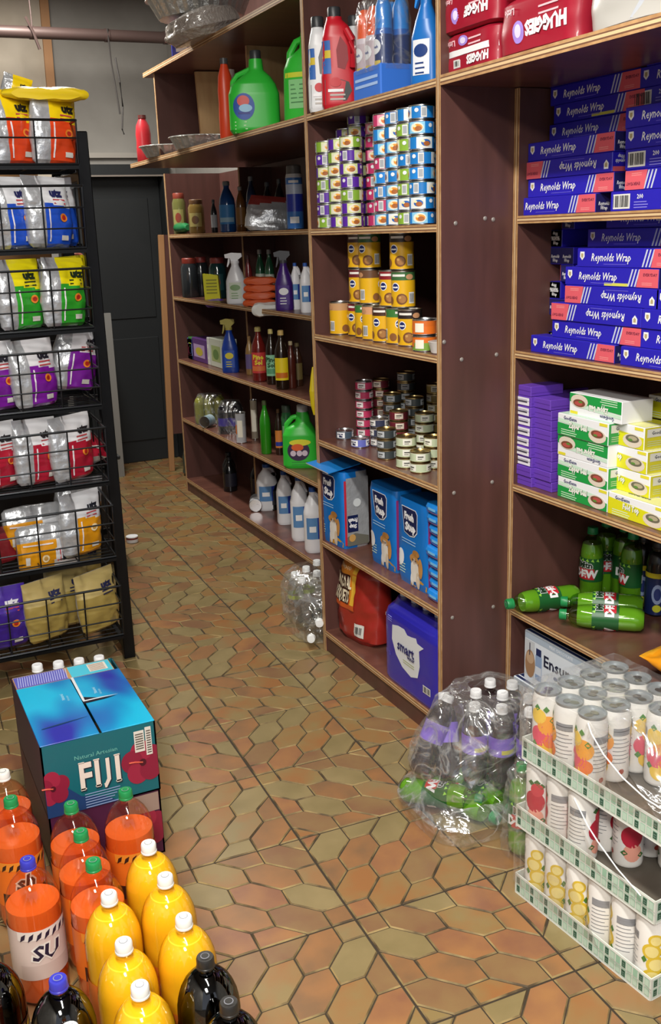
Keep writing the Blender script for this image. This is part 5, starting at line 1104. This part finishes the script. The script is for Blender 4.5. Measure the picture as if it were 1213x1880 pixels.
fs('cleaner_bottle', 506, 520, 752, 822, z, .09, 'small bottle with orange and blue label', 'bottle', GF, mk=CB('#2c1c14', '#5c3c24', '#d8843c', '#2c3c9c', None))
fs('squat_jar', 518, 538, 745, 818, z, .12, 'green container behind the big green jug', 'container', GF, mk=CB('#3c7c4c', '#4c5c50', '#8cb890'))
p = at(560, 884, x=XF+.06); put('green_wall_jug', (XF+.055, p.y+.03, z), 'big green jug with yellow and purple label beside the upright', 'jug', None, -.45, args=(.165, .275, False))
z = ZF[0]
for i, (pl, pr_, pt_, pb_, l) in enumerate(((472, 512, 857, 932, 'farthest of the four'), (508, 538, 870, 940, 'second from the far end'), (534, 568, 880, 968, 'third from the far end'), (558, 594, 900, 982, 'nearest of the four, half hidden by the upright'))):
    fs('bleach_jug', pl, pr_, pt_, pb_, z, (.16, .13, .085, .065)[i], 'white bleach jug with blue label, %s' % l, 'jug', 'bleach jugs on the bottom shelf', -.25, lambda H, R: (H*1.04, R*.96))
q = at(469, 928, z=z+.036); lay('plain_tin', (q.x+.045, q.y+.105, z+.036), (q.x, q.y, z+.036), 'silver can lying on its side with its end to the viewer', 'can', None, ('#7c7c80', '#b8b8bc', .035, .12))
for i, (x_, y_) in enumerate(((1.90, 5.42), (1.86, 5.30), (1.95, 5.10), (1.92, 4.80), (1.95, 4.68))):
    put('cleaner_bottle', (x_, y_, z), 'nearly black bottle, %s from the far end of the bottom shelf' % ORD[i], 'bottle', 'dark bottles on the bottom shelf', 0, args=(.20, .04, '#121214', '#1c1c20', '#1c1c28', None, None))
put('crinkled_bag', (1.90, 6.05, 0), 'crumpled greenish packet on the floor by the back doorway', 'packet', None, -.5, args=(.2, .2, .12, '#3a4238', '#4a5048', 12))
@kind
def floor_tub():
    B = MB(); B.lathe([(.045, 0), (.05, .003), (.05, .03, c('#8c3c3c')), (.05, .045, WHITE), (.052, .05), (.05, .055)], WHITE, 20); return B.build('paper_tub')
q = at(243, 995, z=0); put('floor_tub', (q.x, q.y, 0), 'small white and red tub on the floor beyond the chip rack', 'tub', scale=.6)
# ================================================================== chip rack
rk = empty('wire_chip_rack'); tag(rk, 'black wire rack with seven baskets of chip bags', 'rack')
FLO = [1.722, 1.474, 1.228, .978, .722, .457, .172]; XL, XRK, YF0, YB0 = -.42, .715, 3.25, 3.56
for x_ in (XL-.05, .77):
    for y_ in (3.44, 3.82):
        B = MB(); B.box(x_-.021, x_+.021, y_-.016, y_+.016, 0, 1.835 if y_ < 3.5 else 1.72, 'black_metal', .003); B.build('post', rk, False)
for x_ in (XL-.05, .77):
    for z_ in (.04, 1.70): B = MB(); B.box(x_-.012, x_+.012, 3.44, 3.82, z_-.015, z_+.015, 'black_metal', .002); B.build('side_rail', rk, False)
for r, zf in enumerate(FLO):
    B = MB(); hs = (0, .06, .122, .185 if r else .125)
    if r == 0: hs = (0, .075, .125)
    for h in hs:
        t_ = .0042 if h in (0, hs[-1]) else .0028
        y0 = YF0-h*.12; B.tube([(XL, y0, zf+h), (XRK, y0, zf+h)], t_, 'chrome_wire')
        B.tube([(XRK, y0, zf+h), (XRK+.015, YB0, zf+h+.004)], t_, 'chrome_wire'); B.tube([(XL, y0, zf+h), (XL, YB0, zf+h)], t_, 'chrome_wire')
        if h in (0, hs[-1]): B.tube([(XL, YB0, zf+h), (XRK, YB0, zf+h)], t_, 'chrome_wire')
    x_ = XRK
    while x_ > XL: B.tube([(x_, YF0-hs[-1]*.12, zf+hs[-1]), (x_, YF0, zf), (x_, YB0, zf), (x_, YB0, zf+hs[-1])], .0028, 'chrome_wire', 5); x_ -= .125
    for k in range(8): B.tube([(XL, YF0+.03+k*.038, zf), (XRK, YF0+.03+k*.038, zf)], .0022, 'chrome_wire', 4)
    for k in (1, 2): B.tube([(XRK+.002*k, YF0+k*.1, zf), (XRK+.002*k, YF0+k*.1, zf+hs[-1])], .0026, 'chrome_wire', 4)
    B.box(XL, XRK, YF0-.006, YF0+.002, zf-.014, zf-.004, 'black_metal'); B.box(XL, .77, YB0, YB0+.012, zf-.01, zf+.012, 'black_metal')
    B.tube([(.75, 3.44, zf), (XRK+.012, 3.46, zf)], .006, 'black_metal'); B.build('basket', rk)
ROWS = [('orange', 'orange and yellow', ((22, 3, 0), (104, 1, 1), (140, 2, 2)), 1.722), ('blue', 'blue and white', ((22, 4, 0), (88, 5, -1), (142, 6, 0)), 1.474), ('green', 'green and yellow', ((36, 7, 0), (114, 8, 1), (146, 9, 2)), 1.228),
        ('purple', 'purple and white', ((-12, 1, 0), (62, 2, 0), (140, 3, 2)), .978), ('red', 'red and white', ((-6, 4, 0), (66, 5, 0), (134, 6, 1)), .722), ('amber', 'amber and white', ((150, 7, 1),), .457), ('gold', 'dull gold', ((86, 8, 0), (120, 9, 1), (184, 2, 0)), .172)]
bags = []
for r, (kd, nm, L_, zf) in enumerate(ROWS):
    for i, (px, sd, ln) in enumerate(L_):
        back = (i == 2 and kd not in ('gold', 'red')) or (kd == 'gold' and i == 1)
        yy = 3.335 if not back else 3.43
        p = at(px, 0, y=yy) if 0 else at(px, at(px, 500, y=yy).z and {1.722: 255, 1.474: 400, 1.228: 545, .978: 690, .722: 845, .457: 990, .172: 1130}[zf], y=yy)
        lf = .03 if (kd == 'purple' and i == 2) else 0
        put('chip_bag', (min(p.x, .66), yy, zf+.004+lf), '%s chip bag, %s in its rack row' % (nm, ('leftmost', 'second', 'rightmost')[i] if len(L_) > 1 else 'upright'), 'chip bag', '%s chip bags' % nm, .42 if not back else .2, -.03, (.0, .05, -.04)[i] if kd != 'purple' else (0, 0, .16)[i], (1, 1, 1) if kd != 'blue' else (1, 1, 1), args=(kd, float(sd), float(ln)))
def flatbag(kd, x, y, z, rz, tilt, label, sd): put('chip_bag', (x, y, z), label, 'chip bag', 'chip bags lying in the rack', rz, -PI/2+tilt, 0, None, args=(kd, float(sd), 0.))
q = at(70, 185, y=3.33); put('crinkled_bag', (q.x+.02, 3.29, 1.722+.222), 'flat yellow and orange chip bag lying across the top of the rack', 'chip bag', None, .0, -1.48, 0, None, (.26, .15, .035, '#e8c81c', '#e2a02c', 17))
put('chip_bag', (at(22, 200, y=3.4).x, 3.42, 1.90-.02), 'yellow-topped chip bag sticking up at the top left of the rack', 'chip bag', 'orange and yellow chip bags', .1, .0, .25, .55, args=('orange', 1., 1.))
flatbag('red', at(150, 800, y=3.5).x, 3.40, .722+.045, .3, .5, 'red chip bag slumped flat behind the upright ones', 6)
for i, (px, py, kd, l) in enumerate(((60, 975, 'amber', 'silver-backed chip bag lying on its side, upper one'), (62, 1000, 'amber', 'silver-backed chip bag lying on its side, lower one'))):
    q = at(px, py, y=3.36); put('chip_bag', (q.x-.09+.03*i, 3.40-.06*i, .457+.10-.055*i), l, 'chip bag', 'silver chip bags lying down', .3, .25, PI/2, (1, 1, .95), args=(kd, 4.+i, 0.))
q = at(12, 985, y=3.36); put('crinkled_bag', (q.x-.02, 3.36, .46), 'dark red glossy packet at the left of the lower rack', 'packet', None, .3, args=(.13, .12, .06, '#7c1c24', '#5c141c', 14))
put('chip_bag', (at(10, 1130, y=3.36).x-.01, 3.33, .176), 'deep violet chip bag at the lower left of the rack', 'chip bag', None, .1, args=('violet', 5., 0.))
for i, (px, z_) in enumerate(((120, .27), (175, .285))): q = at(px, 1070, y=3.47); put('chip_bag', (min(q.x, .64), 3.49, z_), 'dull gold chip bag peeking out behind, %s one' % ('left', 'right')[i], 'chip bag', 'dull gold chip bags', .25, 0, .12, .8, args=('gold', 3.+i, 0.))
for i, (px, sd) in enumerate(((128, 4), (172, 7))): q = at(px, 905+i*4, y=3.5); put('chip_bag', (min(q.x, .64), 3.48, .49), 'amber chip bag in the second-lowest basket behind, %s' % ('left', 'right')[i], 'chip bag', 'amber and white chip bags', .2, 0, .1, (1, 1, .95), args=('amber', float(sd), 1.))
# ================================================================== water cartons
mat('fiji_side', '#14646e', .35)
def fiji_top():
    m = bpy.data.materials.new('blue_sea_print'); m.use_nodes = True; nt = m.node_tree; b = nt.nodes['Principled BSDF']; b.inputs['Roughness'].default_value = .3
    tc = nt.nodes.new('ShaderNodeTexCoord'); mp = nt.nodes.new('ShaderNodeMapping'); mp.inputs['Scale'].default_value = (3.2, 1.6, 1); mp.inputs['Location'].default_value = (.2, .1, 0)
    n = nt.nodes.new('ShaderNodeTexNoise'); n.inputs['Scale'].default_value = 1.6; n.inputs['Detail'].default_value = 2; n.inputs['Distortion'].default_value = .3
    r = nt.nodes.new('ShaderNodeValToRGB'); e = r.color_ramp.elements; e[0].position = .36; e[0].color = lin('#2a2c9c'); e[1].position = .62; e[1].color = lin('#18b0d8'); k = r.color_ramp.elements.new(.5); k.color = lin('#1486c0')
    nt.links.new(tc.outputs['Object'], mp.inputs[0]); nt.links.new(mp.outputs[0], n.inputs[0]); nt.links.new(n.outputs[0], r.inputs[0]); nt.links.new(r.outputs[0], b.inputs['Base Color']); MATS['fiji_top'] = m
fiji_top()
@kind
def water_carton(W, D, H, full):
    e = empty('water_carton'); B = MB(); S1 = 'fiji_side' if full else c('#4c1c3c')
    t = .004
    B.box(0, W, 0, t, 0, H, S1); B.box(0, W, D-t, D, 0, H, S1); B.box(0, t, 0, D, 0, H, c('#3a2448') if full else S1); B.box(W-t, W, 0, D, 0, H, c('#16505c') if full else S1); B.box(0, W, 0, D, 0, t, 'cardboard')
    f = front(0)
    B.shape(f, [(0, H*.0), (W*.62, 0), (W*.5, H*.12), (W*.3, H*.2), (W*.2, H*.35), (0, H*.45)], c('#1c3c6c' if full else '#3a1c3c'), .0006)
    # red hibiscus prints
    rr_ = random.Random(2)
    for cu, cv, R in ((W*.86, H*.46, H*.26), (W*.07, H*.40, H*.2)):
        for k in range(5):
            a = k*2*PI/5+.4; u, v = cu+math.cos(a)*R*.55, cv+math.sin(a)*R*.6; B.ell(lambda p_, q_, d: (min(max(p_, .001), W-.001), -d, max(q_, .001)), u, v, R*.55, R*.62, c('#9c2440' if k % 2 else '#8a1c38'), .001+k*.0001, 18)
        B.ell(f, cu, cv, R*.18, R*.2, c('#4c1020'), .002, 12)
        B.tube([(cu, -.001, cv), (cu-R*.4, -.002, cv+R*.1), (cu-R*.7, -.002, cv+R*.12)], .002, c('#c8543c'))
    if full:
        for ch, cu, hh, dv in (('F', .355, .38, 0), ('I', .455, .38, 0), ('J', .535, .31, .0), ('I', .635, .38, 0)):
            for du, dv2, mm, dd, bb in ((.006, -.006, c('#1c3040'), .0022, .05), (0, 0, c('#e6d8cc'), .0028, .03)): B.text(f, ch, W*(cu+du), H*(.48+dv2)+(H*(.36-hh)/2 if ch == 'J' else 0), H*hh, mm, dd, bold=bb, wide=.72)
        for cu in (.325, .455, .635):
            for cv in (.48-.185, .48+.185): B.rect(f, W*(cu-.026), H*(cv-.010), W*(cu+.026), H*(cv+.010), c('#e6d8cc'), .0028)
        B.text(f, 'Natural Artesian', W*.46, H*.75, H*.06, c('#6cb4a8'), .0016); B.lines(f, W*.33, W*.66, H*.2, c('#8ca0c8'), .0025, .007, 6, .0016)
        B.rect(f, W*.80, H*.62, W*.89, H*.92, c('#dcd6cc'), .0022); B.rect(f, W*.90, H*.55, W*.955, H*.95, c('#dcd6cc'), .0022)
        for k in range(7): B.rect(f, W*.81, H*(.66+k*.034), W*.88, H*(.676+k*.034), c('#5c544c'), .0028)
        for k in range(10): B.rect(f, W*.91, H*(.58+k*.034), W*.948, H*(.595+k*.034), c('#4c443c'), .0028)
    else: B.rect(f, W*.7, H*.7, W*.98, H*.98, c('#9c8478'), .0014)
    B.build('carton_body', e, False)
    if full:
        B = MB(); q = W*.52
        for x0, x1 in ((0.001, q-.003), (q+.003, W-.001)):
            B.box(x0, x1, .0, D*.80, H, H+.003, 'fiji_top', .0008); B.build('top_flap', e, False); B = MB()
        B.rect(topf(H+.003), .004, D*.80, q-.006, D*.97, c('#5c5cb8'), .0008); 
        for k in range(22): B.rect(topf(H+.003), .008+k*.006, D*.81, .010+k*.006, D*.96, c('#b8bce8'), .0012, sk=.1)
        B.rect(topf(H+.003), q+.004, D*.80, W-.016, D*.97, c('#4cc0d8'), .0008); B.rect(topf(H+.003), W*.72, D*.83, W*.90, D*.95, c('#e0dcd0'), .0012)
        for k in range(6): B.rect(topf(H+.003), W*.73, D*(.84+k*.018), W*.88, D*(.847+k*.018), c('#a8806c'), .0016)
        B.box(.002, W-.014, D*.80, D-.01, H-.001, H+.0035, 'cardboard')
        for cx_ in (W*.36, W*.66): B.text(topf(H+.003), 'Natural', cx_, D*.55, .009, c('#bfe8f4'), .001, vert=True); B.text(topf(H+.003), 'Artesian', cx_+.011, D*.52, .007, c('#9cd8ec'), .001, vert=True)
        B.shape(topf(H+.003), [(q-.002, D*.40), (q+.05, D*.405), (q+.085, D*.42), (q+.05, D*.425), (q-.002, D*.50)], c('#1a1420'), .001); B.shape(topf(H+.003), [(q-.002, D*.425), (q+.05, D*.428), (q+.09, D*.43), (q+.05, D*.44), (q+.0, D*.44)], c('#d8dce0'), .0016); B.shape(topf(H+.003), [(q-.002, D*.44), (q+.004, D*.44), (q+.006, D*.8), (q-.001, D*.8)], c('#d8dce0'), .0016)
        B.shape(topf(H+.003), [(.02, D*.19), (q*.45, D*.20), (q-.005, D*.23), (q*.45, D*.215), (.02, D*.197)], c('#123c5c'), .001)
        B.build('top_print', e, False)
    return e
put('water_carton', (.263, 2.19, 0), 'dark maroon water carton on the floor under the blue one', 'carton', 'water cartons', 0, args=(.272, .43, .179, False))
put('water_carton', (.262, 2.188, .1795), 'teal and blue water carton with torn top flaps, stacked on another carton', 'carton', 'water cartons', 0, args=(.275, .43, .187, True))
@kind
def clear_bottle(H, R): return make_bottle('water_bottle', H, R, 'pet_clear', WHITE, None, .8, c('#3c7cb8', .3), (.45, .62), None, seg=18, neck=.011, sh=.34, capr=.0155, caph=.02)
for i, px in enumerate((68, 107, 145, 182)):
    q = at(px, 1215-i*5, z=.325); put('clear_bottle', (q.x, q.y+.01, 0), 'white-capped water bottle behind the torn carton, %s from the left' % ORD[i], 'bottle', 'bottles behind the carton', args=(.315, .040))
# ================================================================== two litre bottles on the floor
SB = [('white', .178, 2.222, 'large orange soda bottle with white cap, farthest back at the left'), ('orange', .176, 2.094, 'large orange soda bottle with green cap at the left edge, beside the carton'), ('sunny', .171, 1.842, 'large orange drink bottle with blue cap and pale label'),
      ('cola', .160, 1.474, 'large dark cola bottle with blue cap at the bottom'), ('orange', .291, 2.006, 'large orange soda bottle with green cap, back of the middle column by the carton'), ('orange', .287, 1.889, 'large orange soda bottle with green cap, second in the middle column'),
      ('orange', .287, 1.774, 'large orange soda bottle with green cap, third in the middle column'), ('yellow', .290, 1.656, 'large yellow soda bottle, white cap, back of the middle column'), ('yellow', .281, 1.512, 'large yellow soda bottle, white cap, middle of the middle column'),
      ('yellow', .278, 1.394, 'large yellow soda bottle, white cap, frontmost of the middle column'), ('orange', .411, 2.003, 'large orange soda bottle with green cap, right in front of the carton'), ('yellow', .401, 1.779, 'large yellow soda bottle, white cap, back of the right column'),
      ('yellow', .400, 1.658, 'large yellow soda bottle, white cap, second in the right column'), ('yellow', .395, 1.525, 'large yellow soda bottle, white cap, third in the right column'), ('dark', .396, 1.408, 'large dark soda bottle with black cap in the right column'),
      ('dark', .396, 1.290, 'frontmost large dark soda bottle at the bottom picture edge'), ('dark', .060, 1.590, 'large dark soda bottle low at the left edge'), ('white', .155, 1.355, 'large bottle whose white cap just shows at the bottom edge'), ('sunny', .060, 2.42, 'large orange drink bottle cut by the left edge, behind the others')]
TURN = {'orange': -.035, 'sunny': .045, 'yellow': .035, 'dark': .03, 'cola': .02, 'white': -.03}
for i, (k, x_, y_, l) in enumerate(SB): put('soda_bottle', (x_, y_, 0), l, 'bottle', '%s two litre bottles' % {'cola': 'blue capped dark', 'sunny': 'pale labelled orange', 'white': 'white capped orange'}.get(k, k), .12, args=(k, TURN[k]))
put('crinkled_bag', (-.055, 1.66, .19), 'shiny pink and white packet at the left edge above the bottles', 'packet', None, .3, .3, .35, None, (.16, .19, .06, '#d890b0', '#e8e0e4', 21))
# ================================================================== bottle packs on the floor
@kind
def grape_bottle(turn): return make_bottle('soda_bottle', .222, .0335, 'pet_clear', WHITE, 'soda_grape', .84, c('#8c6cd8', .35), (.42, .66), None, seg=22, neck=.012, sh=.36, deco=lambda B, f, z0, z1: (B.rect(f, -.02, z0+.008, .02, z0+.02, c('#d8d03c'), .0008, 5), B.lines(f, -.03, .03, z1-.015, c('#c0a8f0'), .004, .009, 2)), turn=turn)
def film_lump(name, parent, S, m='shrink_film', amp=.014, fr=13, seed=3):
    B = MB(); B.sharp = 180; loft(B, S, m, 96, 60, amp, fr*1.6, seed, cap=False); return B.build(name, parent)
def pack_of(name, label, cat, items, film, loc=(0, 0, 0)):
    e = empty(name); tag(e, label, cat)
    for k, args, b, q, lab in items:
        o = KPROTO.get((k, args))
        if o is None: o = KIND[k](*args); bpy.context.view_layer.update(); KPROTO[(k, args)] = o; reg(o); n = o
        else: n = copy_tree(o, e)
        n.parent = e; b, q = Vector(b), Vector(q); d = q-b; a = math.atan2(d.x, -d.y) if d.xy.length > 1e-4 else 0; el = math.asin(max(-1, min(1, d.z/d.length)))
        n.location = b; n.rotation_euler = (PI/2-el, 0, a)
        for g in ('label', 'category', 'group'):
            if g in n: del n[g]
    for i, S in enumerate(film): film_lump('shrink_film', e, *S)
    e.location = loc; return e
KPROTO = {}
gz = .072
g = lambda x, y, z=gz, dx=0, dy=0, L=.222: ('grape_bottle', (0.,), (x, y, z), (x+dx, y+dy, z+math.sqrt(max(.0001, L*L-dx*dx-dy*dy))), None)
items = [g(1.338, 2.0), g(1.392, 1.955), g(1.445, 1.905), g(1.385, 2.065), g(1.44, 2.02), g(1.49, 1.97), g(1.455, 2.10), g(1.50, 2.06),
         ('grape_bottle', (0.,), (1.215, 2.085, .085), (1.318, 2.10, .272), None), ('grape_bottle', (0.,), (1.285, 2.045, gz), (1.325, 2.13, .26), None)]
pack_of('grape_soda_pack', 'shrink-wrapped pack of purple-labelled dark soda bottles heaped on the green pack', 'bottle pack', items,
        [([(.075, 1.36, 2.03, .165, .135, 3), (.12, 1.365, 2.03, .175, .145, 3), (.20, 1.375, 2.03, .155, .145, 3), (.28, 1.395, 2.02, .125, .125, 3), (.315, 1.40, 2.02, .10, .10, 2.6), (.325, 1.40, 2.02, .05, .05, 2.2)],)])
gr = lambda b, q: ('green_soda', (0.,), b, q, None)
items = [gr((1.175, 2.100, .040), (1.30, 1.935, .060)), gr((1.262, 2.085, .035), (1.318, 1.875, .035)), gr((1.335, 2.10, .035), (1.375, 1.88, .035)), gr((1.405, 2.10, .035), (1.44, 1.88, .035)),
         gr((1.318, 1.760, .004), (1.335, 1.785, .225)), gr((1.398, 1.765, .004), (1.405, 1.785, .225)), gr((1.475, 2.10, .035), (1.51, 1.88, .035))]
pack_of('green_soda_pack', 'shrink-wrapped pack of green soda bottles sprawled on the floor by the can trays', 'bottle pack', items,
        [([(.002, 1.345, 1.985, .195, .15, 4), (.05, 1.345, 1.985, .205, .16, 4), (.09, 1.35, 1.99, .17, .13, 3)], 'shrink_film', .010, 14, 8), ([(.001, 1.362, 1.765, .085, .045, 3), (.12, 1.365, 1.77, .085, .048, 3), (.20, 1.368, 1.785, .07, .040, 2.6), (.24, 1.372, 1.80, .03, .03, 2)], 'shrink_film_light', .008, 16, 5)])
@kind
def mini_bottle(lab):
    return make_bottle('water_bottle', .205, .0315, 'pet_clear', c('#eef0f0', .35), None, .8, c('#b8cc3c', .3) if lab else None, (.52, .60), None, seg=18, neck=.0115, sh=.34)
m_ = lambda x, y, z=.003, l=False: ('mini_bottle', (l,), (x, y, z), (x, y, z+.2), None)
items = [m_(1.448, 3.43, .003, True), m_(1.515, 3.47, .003, True), m_(1.585, 3.52), m_(1.60, 3.45), m_(1.53, 3.40), m_(1.445, 3.355, .003, False), ('mini_bottle', (False,), (1.475, 3.325, .0335), (1.41, 3.20, .045), None), ('mini_bottle', (False,), (1.54, 3.34, .0335), (1.48, 3.19, .04), None), ('mini_bottle', (False,), (1.49, 3.33, .10), (1.435, 3.19, .105), None), m_(1.60, 3.33)]
pack_of('clear_bottle_pack', 'shrink-wrapped clear white-capped bottles on the floor against the shelf upright', 'bottle pack', items,
        [([(.002, 1.51, 3.335, .125, .155, 3), (.08, 1.51, 3.335, .13, .16, 3), (.15, 1.515, 3.39, .12, .14, 3), (.20, 1.52, 3.42, .10, .11, 2.6), (.222, 1.52, 3.44, .06, .07, 2.2)], 'shrink_film', .012, 16, 4)])
# ================================================================== trays of canned tea
mat('tray_white', '#d4d8cf', .45); CP = .0668; TL, TD = CP*6+.004, CP*4+.004
@kind
def can_tray(film):
    e = empty('cardboard_can_tray'); B = MB(); L, D, H, t = TL, TD, .052, .0025
    B.box(-t, L+t, -t, D+t, 0, t, 'tray_white'); B.rect(topf(t), 0, 0, L, D, c('#5c554c'), .0005); B.box(-t, L+t, -t, 0, t, H, 'tray_white'); B.box(-t, L+t, D, D+t, t, H, 'tray_white'); B.box(-t, 0, 0, D, t, H, 'tray_white'); B.box(L, L+t, 0, D, t, H, 'tray_white')
    for f, W_ in ((front(-t), L), (endr(L+t), D), (endl(-t, D), D)):
        n = int(W_/.0155)
        for i in range(n):
            dk = i % 3 == 0
            for j in range(2):
                u, v = .003+i*.0155, .006+j*.022
                B.rect(f, u, v, u+.0125, v+.019, c('#a8c8b2'), .0004)
                B.rect(f, u+.0015, v+.002, u+.011, v+.017, c('#2f5444' if dk else ('#bcd4c2' if (i+j) % 3 else '#98bfa6')), .0008)
                if dk: B.rect(f, u+.0035, v+.005, u+.009, v+.0075, c('#6c8c7c'), .0012); B.rect(f, u+.0035, v+.010, u+.009, v+.0125, c('#6c8c7c'), .0012)
        B.rect(f, 0, H-.004, W_, H, c('#eceee8'), .001); B.rect(f, 0, .0, W_, .0025, c('#eceee8'), .001)
    B.build('tray', e, False)
    if film:
        def sheet(fn, nu, nv, nm, mm='shrink_film_light'):
            vs = [fn(i/nu, j/nv) for j in range(nv+1) for i in range(nu+1)]; fs = [(j*(nu+1)+i, j*(nu+1)+i+1, (j+1)*(nu+1)+i+1, (j+1)*(nu+1)+i) for j in range(nv) for i in range(nu)]
            B = MB(); B.sharp = 180; B.mesh(vs, fs, mm); B.build(nm, e)
        nz = lambda a, b, k=1: noise.noise(Vector((a*k, b*k, film*3.1)))
        def top_h(u): return .182 if u < .48 else max(.055, .182-(u-.48)*(.26 if film == 1 else .5))
        if film == 1:
            sheet(lambda u, v: (-.006+u*(L+.012), -.006-.004*abs(nz(u, v, 9)), .035+v*(top_h(u)-.035)), 60, 14, 'shrink_film')
            def tp(u, v):
                d = v*D; back = u < .48 or v > .55
                h = .183 if back else top_h(u)+(v/.55)*(.183-top_h(u))*.8
                return (-.006+u*(L+.012), -.006+d*1.03, h+.004*nz(u, v, 8)+(.012*nz(u+3, v, 7) if not back else 0))
            sheet(tp, 60, 40, 'shrink_film'); sheet(lambda u, v: (-.007-.003*abs(nz(u, v, 8)), -.006+u*(D+.01), .03+v*.153), 20, 10, 'shrink_film')
            B = MB(); B.tube([(L*.50, -.010, .178), (L*.53, -.012, .160), (L*.62, -.013, .130), (L*.75, -.014, .105), (L*.9, -.013, .088), (L, -.010, .085)], .0016, c('#e8eaea', .15)); B.build('film_edge', e)
        else:
            sheet(lambda u, v: (-.006+u*(L+.012), -.005-.004*abs(nz(u, v, 9)), .03+v*(max(.03, .172-max(0, u-.42)*.62)-.03)), 60, 14, 'shrink_film')
            if film == 2:
                B = MB(); B.tube([(L*.45, -.006, .165), (L*.56, -.009, .125), (L*.64, -.011, .105)], .0016, c('#e8eaea', .15)); B.tube([(L*.64, -.011, .105), (L*.78, -.012, .075), (L*.93, -.010, .05)], .0016, c('#e8eaea', .15)); B.build('film_edge', e)
    return e
TR = AISLE+.080
def loc_(o, x, y): return (o[0]+x*math.cos(TR)-y*math.sin(TR), o[1]+x*math.sin(TR)+y*math.cos(TR))
TZ = [0.0005, .177, .3535]; TO = [(1.2180, 1.642), (1.2190, 1.645), (1.2215, 1.632)]
tn = ('bottom', 'middle', 'top')
for k in range(3):
    put('can_tray', (*TO[k], TZ[k]), '%s white and green checked tray of the three stacked can trays' % tn[k], 'can tray', 'can trays', TR, args=((3, 2, 1)[k],))
    for r in range(4):
        for q in range(6):
            if k == 2 and r < 2 and q > 2: continue
            if k == 1 and (q > (2, 3, 4, 4)[r]): continue
            if k == 0 and r > 1: continue
            fr_ = ('lemon', 'berry', 'peach')[k]
            turn = {0: (-.2, -.25, -.2, 1.4, 1.5, .1), 1: (-.3, 1.5, 1.2, .4, .3, 0), 2: (-.2, 1.3, -.8, 1.2, .3, .1)}[k][q] if r == 0 else (r*1.7+q*2.3+k) % 3.1
            x_, y_ = loc_(TO[k], CP*(q+.5)+.002, CP*(r+.5)+.002)
            rown = ('front row', 'second row', 'third row', 'rear row')[r]
            put('tea_can', (x_, y_, TZ[k]+.003), '%s tea can, %s, %s of %s tray' % (fr_, ORD[q]+' from left', rown, tn[k]), 'can', '%s tea cans' % fr_, -.72+turn, args=(fr_,))
